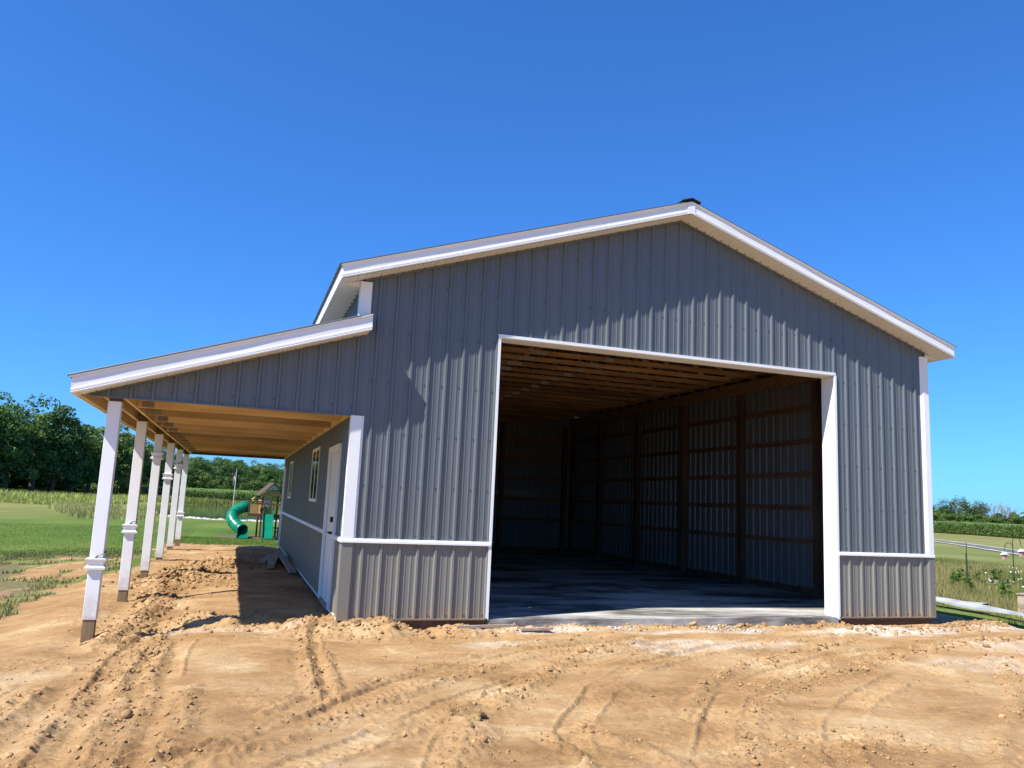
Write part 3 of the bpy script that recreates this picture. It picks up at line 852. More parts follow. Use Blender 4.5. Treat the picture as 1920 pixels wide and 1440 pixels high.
# metal edge under the roof sheet
b = MB()
for x0, x1 in ((-.315, W/2), (W/2, W+.315)):
    b.hexa([(x0, -.326, zroof(x0)-.022), (x1, -.326, zroof(x1)-.022), (x1, -.25, zroof(x1)-.022), (x0, -.25, zroof(x0)-.022), (x0, -.326, zroof(x0)-.013), (x1, -.326, zroof(x1)-.013), (x1, -.25, zroof(x1)-.013), (x0, -.25, zroof(x0)-.013)])
b.hexa([(-3.10, -.326, zlroof(-3.10)-.022), (.11, -.326, zlroof(.11)-.022), (.11, -.25, zlroof(.11)-.022), (-3.10, -.25, zlroof(-3.10)-.022), (-3.10, -.326, zlroof(-3.10)-.013), (.11, -.326, zlroof(.11)-.013), (.11, -.25, zlroof(.11)-.013), (-3.10, -.25, zlroof(-3.10)-.013)])
B('drip_edge', b, M['white'])
# eave fascia
b = MB(); b.box(-.305, -.285, -.285, D+.3, 4.085, 4.26); B('eave_fascia', b, M['white'])
b = MB(); b.box(W+.285, W+.305, -.285, D+.3, 4.085, 4.26); B('eave_fascia', b, M['white'])
b = MB(); b.box(-3.075, -3.055, -.285, D+.25, 2.425, 2.61); B('porch_eave_fascia', b, M['white'])
b = MB(); b.box(-3.054, -3.018, -.27, D+.2, 2.44, 2.58); B('porch_sub_fascia', b, M['lumber_y'])

# soffits with grooves
def soffit_slope(x0, x1, zf, y0, y1, name):
    b = MB(); L = abs(x1-x0); n = int(L/.1); sg = 1 if x1 > x0 else -1
    xs = []
    for i in range(n+1):
        c = x0+sg*i*.1
        xs += [(c, .008), (c+sg*.006, 0), (c+sg*.044, 0), (c+sg*.050, .004), (c+sg*.056, 0), (c+sg*.094, 0)]
    xs = [q for q in xs if (q[0]-x1)*sg < 0]+[(x1, 0)]
    for x, h in xs: b.v += [(x, y0, zf(x)+h), (x, y1, zf(x)+h)]
    for i in range(len(xs)-1):
        q = (2*i, 2*i+1, 2*i+3, 2*i+2); b.f.append(q if sg > 0 else tuple(reversed(q)))
    return B(name, b, M['soffit'])
soffit_slope(-.29, W/2, lambda x: zsoff(x)+.018, -.30, .0, 'rake_soffit')
soffit_slope(W+.29, W/2, lambda x: zsoff(x)+.018, -.30, .0, 'rake_soffit')
soffit_slope(-3.06, .10, lambda x: zlean(x)+.006, -.30, .0, 'porch_rake_soffit')
def soffit_flat(x0, x1, z, y0, y1, name):
    b = MB(); ys = []; y = y0
    while y < y1:
        ys += [(y, .008), (y+.006, 0), (y+.044, 0), (y+.050, .004), (y+.056, 0), (y+.094, 0)]; y += .1
    for y, h in ys: b.v += [(x0, y, z+h), (x1, y, z+h)]
    for i in range(len(ys)-1): b.f.append((2*i, 2*i+2, 2*i+3, 2*i+1))
    return B(name, b, M['soffit'])
soffit_flat(-.286, .0, 4.088, .0, D+.25, 'eave_soffit')
soffit_flat(W+.0, W+.286, 4.088, .0, D+.25, 'eave_soffit')
b = MB(); b.prism_y([(-.284, 4.09), (0, 4.09), (0, zsoff(0)+.01)], -.004, .004); B('soffit_return', b, M['soffit'])
b = MB(); b.prism_y([(W, 4.09), (W+.284, 4.09), (W, zsoff(0)+.01)], -.004, .004); B('soffit_return', b, M['soffit'])
# dark J channel where the sheets meet the soffit
b = MB()
for x0, x1 in ((.03, W/2), (W/2, W-.02)):
    b.hexa([(x0, -.028, zsoff(x0)-.012), (x1, -.028, zsoff(x1)-.012), (x1, -.001, zsoff(x1)-.012), (x0, -.001, zsoff(x0)-.012), (x0, -.028, zsoff(x0)+.012), (x1, -.028, zsoff(x1)+.012), (x1, -.001, zsoff(x1)+.012), (x0, -.001, zsoff(x0)+.012)])
b.hexa([(-2.95, -.028, zlean(-2.95)-.012), (.0, -.028, zlean(0)-.012), (.0, -.001, zlean(0)-.012), (-2.95, -.001, zlean(-2.95)-.012), (-2.95, -.028, zlean(-2.95)+.01), (.0, -.028, zlean(0)+.01), (0, -.001, zlean(0)+.01), (-2.95, -.001, zlean(-2.95)+.01)])
b.box(-2.93, -.03, -.026, -.001, 2.437, 2.452)
B('j_channel', b, M['siding'])
b = MB()     # soffit nails
for i in range(90):
    x = -3.0+i*.1395*1.0
    z = zlean(x) if x < .0 else zsoff(x)
    if -.0 < x < .1: continue
    if x > 9.0: break
    b.box(x-.006, x+.006, -.07, -.058, z+.0, z+.012)
o = B('soffit_nails', b, M['screw']); o['kind'] = 'stuff'

# ---- porch framing
b = MB(); b.box(-2.93, -.02, .002, .04, 2.452, 2.64); B('porch_header', b, M['lumber'])
b = MB(); b.box(-2.93, -.02, D-.04, D, 2.43, 2.66); B('porch_header', b, M['dark_lumber'])
b = MB(); b.box(-2.80, -2.762, .042, D-.042, 2.442, 2.62); B('porch_beam', b, M['lumber_y'])
b = MB(); b.box(-2.595, -2.557, .042, D-.042, 2.442, 2.66); B('porch_beam', b, M['lumber_y'])
b = MB(); b.box(-.045, -.022, .042, D-.042, 2.445, 2.60); B('ledger', b, M['lumber_y'])
k = 0; y = 1.03
while y < D-.4:
    tr = empty('mono_truss', (0, 0, 0)); tr.parent = barn
    b = MB(); b.box(-2.555, -.047, y-.019, y+.019, 2.446, 2.534); b.build('bottom_chord', M['lumber'], tr)
    b = MB()
    b.hexa([(-3.016, y-.019, zlroof(-3.016)-.125), (-.03, y-.019, zlroof(-.03)-.125), (-.03, y+.019, zlroof(-.03)-.125), (-3.016, y+.019, zlroof(-3.016)-.125),
            (-3.016, y-.019, zlroof(-3.016)-.035), (-.03, y-.019, zlroof(-.03)-.035), (-.03, y+.019, zlroof(-.03)-.035), (-3.016, y+.019, zlroof(-3.016)-.035)])
    b.build('top_chord', M['lumber'], tr)
    b = MB(); b.box(-2.50, -2.36, y-.022, y-.0195, 2.452, 2.528); b.build('truss_plate', M['plate'], tr)
    y += 1.07; k += 1
b = MB(); x = -2.9                 # sheathing under the porch roof
b.hexa([(-.04, -.322, zlroof(-.04)-.02), (.112, -.322, zlroof(.112)-.02), (.112, -.03, zlroof(.112)-.02), (-.04, -.03, zlroof(-.04)-.02), (-.04, -.322, zlroof(-.04)-.002), (.112, -.322, zlroof(.112)-.002), (.112, -.03, zlroof(.112)-.002), (-.04, -.03, zlroof(-.04)-.002)])
B('porch_end_flashing', b, M['roof']); b = MB(); x = -2.9
while x < -.1:
    b.hexa([(x, -.27, zlroof(x)-.034), (x+.28, -.27, zlroof(x+.28)-.034), (x+.28, D+.2, zlroof(x+.28)-.034), (x, D+.2, zlroof(x)-.034),
            (x, -.27, zlroof(x)-.014), (x+.28, -.27, zlroof(x+.28)-.014), (x+.28, D+.2, zlroof(x+.28)-.014), (x, D+.2, zlroof(x)-.014)]); x += .285
b.hexa([(-3.05, -.27, zlroof(-3.05)-.034), (-2.905, -.27, zlroof(-2.905)-.034), (-2.905, D+.2, zlroof(-2.905)-.034), (-3.05, D+.2, zlroof(-3.05)-.034),
        (-3.05, -.27, zlroof(-3.05)-.014), (-2.905, -.27, zlroof(-2.905)-.014), (-2.905, D+.2, zlroof(-2.905)-.014), (-3.05, D+.2, zlroof(-3.05)-.014)])
B('porch_sheathing', b, M['lumber_y'])

# ---- porch posts
caps = [.60, .86, 2.02, 1.70, 1.99, .77]
woods = [0.0, 0.0, .018, .03, .075, .09]
lean_dx = [0, 0, 0, 0, 0, 0]
for i in range(6):
    py = .10+2.76*i; px = -2.675; h = .068
    if i == 5: py = 13.85
    post = empty('porch_post', (px, py, 0)); post.parent = barn
    g = gz(px, py)
    b = MB(); b.rings([(h, woods[i]), (h, 2.405)], 0, 0); b.build('post_wrap', M['vinyl'], post, bevel=.004)
    b = MB(); b.box(-.060, .060, -.060, .060, g-.15, woods[i]+.0); b.build('post_foot', M['post_wood'], post)
    b = MB(); b.box(-.060, .060, -.060, .060, 2.407, 2.70); b.build('post_head', M['skirt'], post)
    c = caps[i]
    b = MB(); b.rings([(h+.004, c-.068), (h+.034, c-.06), (h+.036, c-.035), (h+.016, c-.028), (h+.012, c+.004), (h+.022, c+.012), (h+.034, c+.04), (h+.036, c+.055), (h+.004, c+.06)], 0, 0)
    b.build('post_collar', M['vinyl'], post)
    if i in (0, 1, 4):
        b = MB(); b.tube([(-.01, -h-.002, c+.062), (.02, -h-.012, c+.09), (h+.006, -h-.01, c+.115), (h+.012, -.02, c+.13)], .007, 6)
        b.build('tie_strap', M['blackmetal'], post)

# ---- side door, windows, far door
dr = empty('entry_door', (0, 0, 0)); dr.parent = barn
b = MB()
for y0, y1, z0, z1 in ((DOOR[0]-.07, DOOR[0]+.01, -.01, 2.15), (DOOR[1]-.01, DOOR[1]+.07, -.01, 2.15), (DOOR[0]+.01, DOOR[1]-.01, 2.07, 2.15)):
    b.box(-.04, -.001, y0, y1, z0, z1)
b.build('frame', M['white'], dr)
b = MB(); b.box(.002, .045, DOOR[0]+.012, DOOR[1]-.012, .012, 2.068); b.build('slab', M['door'], dr)
b = MB(); b.box(-.034, -.002, DOOR[0]+.012, DOOR[1]-.012, -.03, .01); b.build('threshold', M['board_grey'], dr)
ky = DOOR[0]+.10
b = MB(); b.box(-.014, .001, ky-.035, ky+.035, 1.07, 1.20).tube([(-.012, ky, 1.14), (-.07, ky, 1.14)], .036, 12); b.build('deadbolt', M['blackmetal'], dr)
b = MB(); b.box(-.012, .001, ky-.03, ky+.03, .93, 1.0).tube([(-.012, ky, .965), (-.07, ky, .965)], .018, 8).tube([(-.07, ky-.01, .965), (-.07, ky+.13, .965)], .014, 8)
b.build('handle', M['blackmetal'], dr)
for a0, a1 in WIN:
    wn = empty('slider_window', (0, 0, 0)); wn.parent = barn
    z0, z1 = 1.34, 2.26; m_ = (a0+a1)/2
    b = MB()
    b.box(-.030, .02, a0, a0+.035, z0, z1).box(-.030, .02, a1-.035, a1, z0, z1).box(-.030, .02, a0+.035, a1-.035, z0, z0+.05).box(-.030, .02, a0+.035, a1-.035, z1-.05, z1)
    b.box(-.026, .02, m_-.02, m_+.02, z0+.05, z1-.05)
    b.build('frame', M['vinyl'], wn)
    for q0, q1 in ((a0+.036, m_-.021), (m_+.021, a1-.036)):
        b = MB(); b.box(-.021, -.017, q0, q1, z0+.051, z1-.051); b.build('pane', M['glass'], wn)
fd = empty('back_side_door', (0, 0, 0)); fd.parent = barn
b = MB(); b.box(-.04, -.001, FD[0]-.07, FD[0]+.01, -.01, 2.18).box(-.04, -.001, FD[1]-.01, FD[1]+.07, -.01, 2.18).box(-.04, -.001, FD[0]+.01, FD[1]-.01, 2.10, 2.18)
b.build('frame', M['white'], fd)
b = MB(); b.box(.002, .045, FD[0]+.012, FD[1]-.012, .0, 2.098); b.build('slab', M['door'], fd)

# ---- interior framing
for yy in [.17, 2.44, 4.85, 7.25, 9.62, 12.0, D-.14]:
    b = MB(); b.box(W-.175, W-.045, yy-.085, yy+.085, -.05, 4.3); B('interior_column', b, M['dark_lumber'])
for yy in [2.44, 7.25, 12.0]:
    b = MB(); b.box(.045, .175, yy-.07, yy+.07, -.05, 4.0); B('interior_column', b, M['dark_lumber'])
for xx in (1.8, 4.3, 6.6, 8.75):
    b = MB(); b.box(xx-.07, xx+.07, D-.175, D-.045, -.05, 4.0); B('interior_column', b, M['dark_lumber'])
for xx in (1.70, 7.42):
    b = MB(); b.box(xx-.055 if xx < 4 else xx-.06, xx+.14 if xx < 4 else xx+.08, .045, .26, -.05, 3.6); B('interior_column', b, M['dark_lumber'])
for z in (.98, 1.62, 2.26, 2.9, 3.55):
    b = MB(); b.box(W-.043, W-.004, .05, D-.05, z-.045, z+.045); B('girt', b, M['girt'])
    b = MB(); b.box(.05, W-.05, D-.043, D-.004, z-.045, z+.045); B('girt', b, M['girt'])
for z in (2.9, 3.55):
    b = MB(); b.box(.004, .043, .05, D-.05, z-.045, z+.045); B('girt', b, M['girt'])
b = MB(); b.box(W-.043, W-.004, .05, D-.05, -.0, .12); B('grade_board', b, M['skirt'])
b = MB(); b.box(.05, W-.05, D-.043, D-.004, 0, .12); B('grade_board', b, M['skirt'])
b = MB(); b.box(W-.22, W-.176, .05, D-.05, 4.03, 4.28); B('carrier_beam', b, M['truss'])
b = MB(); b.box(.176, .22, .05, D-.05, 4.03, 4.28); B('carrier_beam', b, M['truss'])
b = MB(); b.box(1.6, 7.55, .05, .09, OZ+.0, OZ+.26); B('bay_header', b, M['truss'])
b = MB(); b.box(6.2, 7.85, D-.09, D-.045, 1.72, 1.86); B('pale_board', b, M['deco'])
nplate = 0
y = .62; k = 0
while y < D-.3:
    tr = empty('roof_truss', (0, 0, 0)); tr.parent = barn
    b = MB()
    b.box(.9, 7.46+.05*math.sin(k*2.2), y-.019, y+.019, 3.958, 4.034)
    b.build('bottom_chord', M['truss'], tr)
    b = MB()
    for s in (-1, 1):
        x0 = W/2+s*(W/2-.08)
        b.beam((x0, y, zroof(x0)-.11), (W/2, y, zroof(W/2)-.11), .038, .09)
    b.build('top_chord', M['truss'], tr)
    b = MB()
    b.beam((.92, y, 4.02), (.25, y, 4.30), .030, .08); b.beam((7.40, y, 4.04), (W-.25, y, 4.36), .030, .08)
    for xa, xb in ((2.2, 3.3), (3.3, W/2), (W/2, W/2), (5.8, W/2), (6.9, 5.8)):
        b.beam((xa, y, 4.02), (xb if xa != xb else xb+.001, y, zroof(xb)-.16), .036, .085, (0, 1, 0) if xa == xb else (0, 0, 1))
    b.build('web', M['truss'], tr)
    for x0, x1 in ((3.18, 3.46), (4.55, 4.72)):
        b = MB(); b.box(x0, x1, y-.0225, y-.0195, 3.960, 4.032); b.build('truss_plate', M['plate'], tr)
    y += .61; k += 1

# ---- concrete slab
b = MB(); b.box(.05, W-.05, .052, D-.05, -.35, -.004); b.box(OX0+.013, OX1-.013, -.02, .052, -.35, -.004)
tag(B('concrete_slab', b, M['concrete'], None), kind='structure')
# === PART2 ===

# ------------------------------------------------------------------ dirt clods
M['clod'] = mat('earth_clod', (.44, .275, .13), .95, .12, 0, .35, 5, (.31, .19, .09), .6, 45, attr='tint')
def clods(name, centers, sizes, m, squash=.65, kind='stuff', tint=(.75, 1.15)):
    n = len(centers)
    ph = (1+5**.5)/2
    ico = np.array([(-1, ph, 0), (1, ph, 0), (-1, -ph, 0), (1, -ph, 0), (0, -1, ph), (0, 1, ph), (0, -1, -ph), (0, 1, -ph), (ph, 0, -1), (ph, 0, 1), (-ph, 0, -1), (-ph, 0, 1)], float)
    ico /= np.linalg.norm(ico[0])
    fc = np.array([(0, 11, 5), (0, 5, 1), (0, 1, 7), (0, 7, 10), (0, 10, 11), (1, 5, 9), (5, 11, 4), (11, 10, 2), (10, 7, 6), (7, 1, 8), (3, 9, 4), (3, 4, 2), (3, 2, 6), (3, 6, 8), (3, 8, 9), (4, 9, 5), (2, 4, 11), (6, 2, 10), (8, 6, 7), (9, 8, 1)])
    r = sizes[:, None]*(1+RNG.uniform(-.38, .38, (n, 12)))
    v = ico[None]*r[..., None]
    v = v*np.stack([RNG.uniform(.7, 1.35, n), RNG.uniform(.7, 1.35, n), RNG.uniform(.45, 1.0, n)*squash/.65], 1)[:, None, :]
    a = RNG.uniform(0, 6.28, n); ca, sa = np.cos(a)[:, None], np.sin(a)[:, None]
    x = v[..., 0]*ca-v[..., 1]*sa; y = v[..., 0]*sa+v[..., 1]*ca
    t = RNG.uniform(-.6, .6, n)[:, None]
    z = v[..., 2]*np.cos(t)+x*np.sin(t); x = x*np.cos(t)-v[..., 2]*np.sin(t)
    v = np.stack([x, y, z], 2)+centers[:, None, :]
    f = (fc[None]+12*np.arange(n)[:, None, None]).reshape(-1, 3)
    cl = np.repeat(RNG.uniform(tint[0], tint[1], (n, 1))*np.array([1, 1, 1])+RNG.uniform(-.04, .04, (n, 3)), 20, 0)
    o = link(name, np_mesh(name, v.reshape(-1, 3), f, m, cl))
    if kind: o['kind'] = kind
    return o
cs, ss = [], []
for pts, wd, ht, rg in RIDGES:
    L = sum(math.dist(a_, b_) for a_, b_ in zip(pts[:-1], pts[1:]))
    n = int(L*wd*2*430*rg)
    for _ in range(n):
        t = random.random()*L
        for a_, b_ in zip(pts[:-1], pts[1:]):
            l = math.dist(a_, b_)
            if t <= l or (a_, b_) == (pts[-2], pts[-1]): break
            t -= l
        u = min(1, t/l); x = a_[0]+(b_[0]-a_[0])*u; y = a_[1]+(b_[1]-a_[1])*u
        sx = random.gauss(0, wd*1.1); dx, dy = (b_[0]-a_[0])/l, (b_[1]-a_[1])/l
        x -= dy*sx; y += dx*sx
        near = max(.8, min(2.2, math.dist((x, y), (CAM.x, CAM.y))/7))
        cs.append((x, y)); ss.append(min(.06, .007*near*math.exp(random.gauss(0, .55))))
for _ in range(4200):
    x = random.uniform(-4, 11); y = random.uniform(-6, .4) if random.random() < .8 else random.uniform(0, 16)
    if y > 0: x = random.uniform(-3, -.1)
    if vnoise(np.array([x*1.3]), np.array([y*1.3]), 77)[0] < random.uniform(.2, .6): continue
    near = max(.8, min(2.2, math.dist((x, y), (CAM.x, CAM.y))/7))
    cs.append((x, y)); ss.append(min(.035, .0045*near*math.exp(random.gauss(0, .6))))
cs = np.array(cs); ss = np.array(ss)
ok = ~((cs[:, 0] > -.02) & (cs[:, 0] < 9.2) & (cs[:, 1] > -.06)) 
cs, ss = cs[ok], ss[ok]
hz = ground_h(cs[:, 0], cs[:, 1])[0]
clods('dirt_clods', np.column_stack([cs, hz+ss*.25]), ss, M['clod'])
# bigger single clods
big = [(5.45, -1.75, .05), (5.62, -1.70, .035), (.62, -3.75, .05), (.48, -4.0, .045), (2.62, -3.66, .03), (.5, -4.35, .05), (.3, -4.6, .04), (-1.5, 7.9, .09), (-1.3, 7.2, .07), (-2.2, .3, .06), (-2.1, .55, .05), (.2, -.1, .06), (2.1, -4.95, .03)]
# pale rubble of spilt concrete in front of the slab
M['rubble'] = mat('concrete_rubble', (.62, .59, .53), .9, .2, 0, .3, 6, None, .4, 50, attr='tint')
n = 1500
rx = RNG.uniform(1.9, 8.6, n); ry = -.16-np.abs(RNG.normal(0, .16, n))-.35*(rx > 6.4)*RNG.random(n)
keep = vnoise(rx*1.6, ry*2, 91) > .5
rx, ry = rx[keep], ry[keep]
rs = .009*np.exp(RNG.normal(0, .5, len(rx)))
clods('concrete_rubble', np.column_stack([rx, ry, ground_h(rx, ry)[0]+rs*.3]), rs, M['rubble'])
bc = np.array([(x, y, gz(x, y)+s*.4) for x, y, s in big]); bs = np.array([s for *_, s in big])
for i in range(len(big)):
    pts_ = bc[i][None]+RNG.normal(0, bs[i]*.5, (7, 3))*np.array([1, 1, .3])
    o = clods('dirt_clod', np.vstack([bc[i][None], pts_]), np.concatenate([[bs[i]], np.full(7, bs[i]*.5)]), M['clod'], kind='stuff', tint=(.6, .9))

# ------------------------------------------------------------------ blades of grass
def blades(name, xs, ys, hts, wds, colors, m, lean=.35, kind='stuff'):
    n = len(xs); z = ground_h(xs, ys, False)[0]-.01
    a = RNG.uniform(0, 6.28, n); dx, dy = np.cos(a)*wds/2, np.sin(a)*wds/2
    la = RNG.uniform(0, 6.28, n); lm = np.abs(RNG.normal(0, lean, n))*hts
    b0 = np.stack([xs-dx, ys-dy, z], 1); b1 = np.stack([xs+dx, ys+dy, z], 1)
    mx, my = xs+np.cos(la)*lm*.35, ys+np.sin(la)*lm*.35
    m0 = np.stack([mx-dx*.75, my-dy*.75, z+hts*.55], 1); m1 = np.stack([mx+dx*.75, my+dy*.75, z+hts*.55], 1)
    t = np.stack([xs+np.cos(la)*lm, ys+np.sin(la)*lm, z+hts*(1-.15*lm/hts)], 1)
    V = np.stack([b0, b1, m0, m1, t], 1).reshape(-1, 3)
    i = 5*np.arange(n)[:, None]
    F = np.concatenate([i+np.array([[0, 1, 3]]), i+np.array([[0, 3, 2]]), i+np.array([[2, 3, 4]])], 1).reshape(-1, 3)
    o = link(name, np_mesh(name, V, F, m, np.repeat(colors, 3, 0)))
    o['kind'] = kind
    return o
M['blade'] = mat('grass_blade', (1, 1, 1), .8, .15, attr='tint', transl=.3)
def tint(n, a, b, j=.2):
    t = RNG.random((n, 1)); c = np.array(a)*(1-t)+np.array(b)*t
    return c*(1+RNG.uniform(-j, j, (n, 1)))
# tall dry grass right of the barn
n = 80000
x = 12.9+RNG.random(n)**1.3*22; y = RNG.uniform(1, 26, n)
k = (x > 13.85+.06*y)
x, y = x[k], y[k]; n = len(x)
dens = fbm(x*.5, y*.5, 3, 71)
green = sstep(.5, .62, fbm(x*.22+3, y*.22, 3, 72))[:, None]
c = tint(n, (.20, .18, .06), (.36, .31, .14))*(1-green)+tint(n, (.10, .14, .03), (.19, .21, .06))*green
blades('tall_grass', x, y, (.16+.26*dens)*RNG.uniform(.6, 1.25, n)*np.where(x > 20, 1.0, 1), RNG.uniform(.008, .018, n), c, M['blade'])
# grass strip between the pad and the trim, shade painted in as darker tints
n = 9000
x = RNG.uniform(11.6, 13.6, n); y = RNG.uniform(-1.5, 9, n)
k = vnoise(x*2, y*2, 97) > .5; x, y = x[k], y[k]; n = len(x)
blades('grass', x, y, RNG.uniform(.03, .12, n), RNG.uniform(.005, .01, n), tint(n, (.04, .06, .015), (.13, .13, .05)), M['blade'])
# mown lawn on the left
n = 80000
x = -3-RNG.random(n)*16; y = 9+RNG.random(n)**1.7*26
k = (y > 10.2+.33*(-x-3.4)*.6+1.4*(fbm(x, y, 3, 81)-.5)) & ~((x > -3.6) & (y < 17))
x2 = RNG.uniform(-3.5, 1, 30000); y2 = RNG.uniform(15.7, 27, 30000)
x = np.concatenate([x[k], x2]); y = np.concatenate([y[k], y2])
k = dirt_mask(x, y)[1] < .4; x, y = x[k], y[k]; n = len(x)
blades('lawn_grass', x, y, RNG.uniform(.025, .06, n), RNG.uniform(.008, .016, n), tint(n, (.095, .155, .022), (.175, .24, .05)), M['blade'])
# sparse weeds in the sandy ground left of the posts
n = 90000
x = RNG.uniform(-13, -3, n); y = RNG.uniform(-1.5, 13, n)
k = (vnoise(x*.8, y*.6, 85)*.35+vnoise(x*3.1, y*3.1, 86)*.65 > .56) & (dirt_mask(x, y)[0] < .85) & (x < -3.2)
x, y = x[k], y[k]; n = len(x)
blades('weeds', x, y, RNG.uniform(.02, .10, n), RNG.uniform(.010, .022, n), tint(n, (.09, .12, .03), (.27, .26, .12)), M['blade'], .6)
# rank weeds and reeds round the pond
def field(name, n, fx_, fy_, h0, h1, wd, ca, cb, msk=None, lean=.3, ramp=None):
    x = RNG.uniform(*fx_, n); y = RNG.uniform(*fy_, n)
    if msk is not None:
        k = msk(x, y); x, y = x[k], y[k]
    n = len(x); hm = fbm(x*.15, y*.15, 3, 88)
    rp = ramp(x, y) if ramp else 1.0
    return blades(name, x, y, rp*(h0+(h1-h0)*hm)*RNG.uniform(.6, 1.2, n), wd*RNG.uniform(.6, 1.4, n), tint(n, ca, cb, .3)*(.75+.5*hm[:, None]), M['blade'], lean)
def qpond(x, y): return np.sqrt(((x-POND[0])/POND[2])**2+((y-POND[1])/POND[3])**2)
field('tall_weeds', 60000, (-60, -13), (70, 125), .3, 1.35, .08, (.24, .30, .06), (.48, .50, .16), lambda x, y: (qpond(x, y) > 1.04) & (y > 74+10*(vnoise(x*.25, y*.1, 96)-.5)), .35, lambda x, y: np.clip((y-70)/14, .2, 1))
field('reeds', 20000, (-15.5, -6.5), (41, 75), .2, .75, .045, (.24, .26, .07), (.50, .46, .2), lambda x, y: (qpond(x, y) > .97) & (vnoise(x*.35, y*.25, 93) > .3) & (x > 1.5-.27*y) & (RNG.random(len(x)) < np.clip((y-42)/10, 0, 1)))
field('far_bank_grass', 22000, (-26, 24), (112, 132), .3, 1.1, .10, (.15, .20, .04), (.30, .30, .09), lambda x, y: qpond(x, y) > 1.0)
field('reeds', 5000, (-9, 9), (98, 116), .3, .9, .05, (.10, .15, .03), (.2, .22, .07), lambda x, y: (qpond(x, y) > .93))

# stones along the near shore of the pond
M['stone'] = mat('shore_stone', (.60, .56, .48), .9, .2, 0, .3, 2, attr='tint')
n = 1300
a = RNG.uniform(math.pi*1.12, math.pi*1.90, n)
q = 1.0+RNG.uniform(-.03, .012, n)
x = POND[0]+POND[2]*q*np.cos(a)*1.02; y = POND[1]+POND[3]*q*np.sin(a)
s = RNG.uniform(.08, .22, n)
clods('shore_stones', np.column_stack([x, y, np.maximum(ground_h(x, y, False)[0], -.68)+.02]), s, M['stone'], squash=.5)

# ------------------------------------------------------------------ crops
M['corn'] = mat('corn_leaf', (1, 1, 1), .6, .25, attr='tint', transl=.25)
def corn(name, n, gen, h=2.0):
    """stalks with arching leaves"""
    x, y = gen(n); n = len(x); z = ground_h(x, y, False)[0]
    Vs, Fs, Cs = [], [], []; off = 0
    for lv in range(7):
        a = RNG.uniform(0, 6.28, n); zh = z+h*(.12+.13*lv)*RNG.uniform(.9, 1.1, n); L = RNG.uniform(.35, .62, n)
        ca, sa = np.cos(a), np.sin(a); wv = .055
        p0 = np.stack([x-sa*.02, y+ca*.02, zh], 1); p1 = np.stack([x+sa*.02, y-ca*.02, zh], 1)
        p2 = np.stack([x+ca*L*.5-sa*wv, y+sa*L*.5+ca*wv, zh+L*.55], 1); p3 = np.stack([x+ca*L*.5+sa*wv, y+sa*L*.5-ca*wv, zh+L*.5], 1)
        p4 = np.stack([x+ca*L, y+sa*L, zh+L*.15], 1)
        Vs.append(np.stack([p0, p1, p2, p3, p4], 1).reshape(-1, 3))
        i = off+5*np.arange(n)[:, None]; off += 5*n
        Fs.append(np.concatenate([i+np.array([[0, 1, 3]]), i+np.array([[0, 3, 2]]), i+np.array([[2, 3, 4]])], 1).reshape(-1, 3))
        Cs.append(np.repeat(tint(n, (.07, .14, .03), (.26, .36, .12), .35)*(1+.1*(lv > 4)), 3, 0))
    o = link(name, np_mesh(name, np.concatenate(Vs), np.concatenate(Fs), M['corn'], np.concatenate(Cs)))
    o['kind'] = 'stuff'
    return o
def gen_left(n):
    t = RNG.random(n); x = -40+t*75
    y0 = 140+.35*np.clip(x+25, 0, 60)
    return x, y0+RNG.random(n)**2.2*80
corn('corn_field', 15000, gen_left, 2.05)
def gen_right(n):
    t = RNG.random(n); dp = RNG.random(n)**2.0*45
    # front edge runs from (130,118) to (118,70)
    x = 134-t*22+dp*.75; y = 128-t*62+dp*.65
    return x, y
corn('corn_field', 15000, gen_right, 2.05)

# ------------------------------------------------------------------ trees
M['leaf'] = mat('leaf', (1, 1, 1), .65, .2, attr='tint', transl=.28)
M['bark'] = mat('bark', (.16, .13, .10), .9, .15, 0, .4, 4, None, .5, 20)
M['deadbark'] = mat('dead_bark', (.36, .32, .28), .9, .15, 0, .3, 4)
def trunk_mesh(name, H, seed, limbs=7, base=.035, m=None, hi=.75):
    rr = random.Random(seed); b = MB()
    lean = rr.uniform(-.03, .03)*H
    path = [(lean*t*t, rr.uniform(-.05, .05)*t, H*hi*t) for t in (0, .15, .35, .6, .8, 1)]
    path[0] = (0, 0, -.3)
    b.tube(path, [H*base*1.25, H*base, H*base*.8, H*base*.55, H*base*.35, H*base*.15], 8)
    for i in range(limbs):
        t = rr.uniform(.22, .85); a_ = rr.uniform(0, 6.28); L = H*rr.uniform(.2, .36)*(1.1-t*.5)
        z0 = H*hi*t; x0 = lean*t*t
        pts_ = [(x0, 0, z0), (x0+math.cos(a_)*L*.4, math.sin(a_)*L*.4, z0+L*.35), (x0+math.cos(a_)*L*.8, math.sin(a_)*L*.8, z0+L*.85)]
        b.tube(pts_, [H*base*.45*(1.2-t), H*base*.3*(1.2-t), H*base*.08], 5)
    return b.mesh(name, m or M['bark'], True)
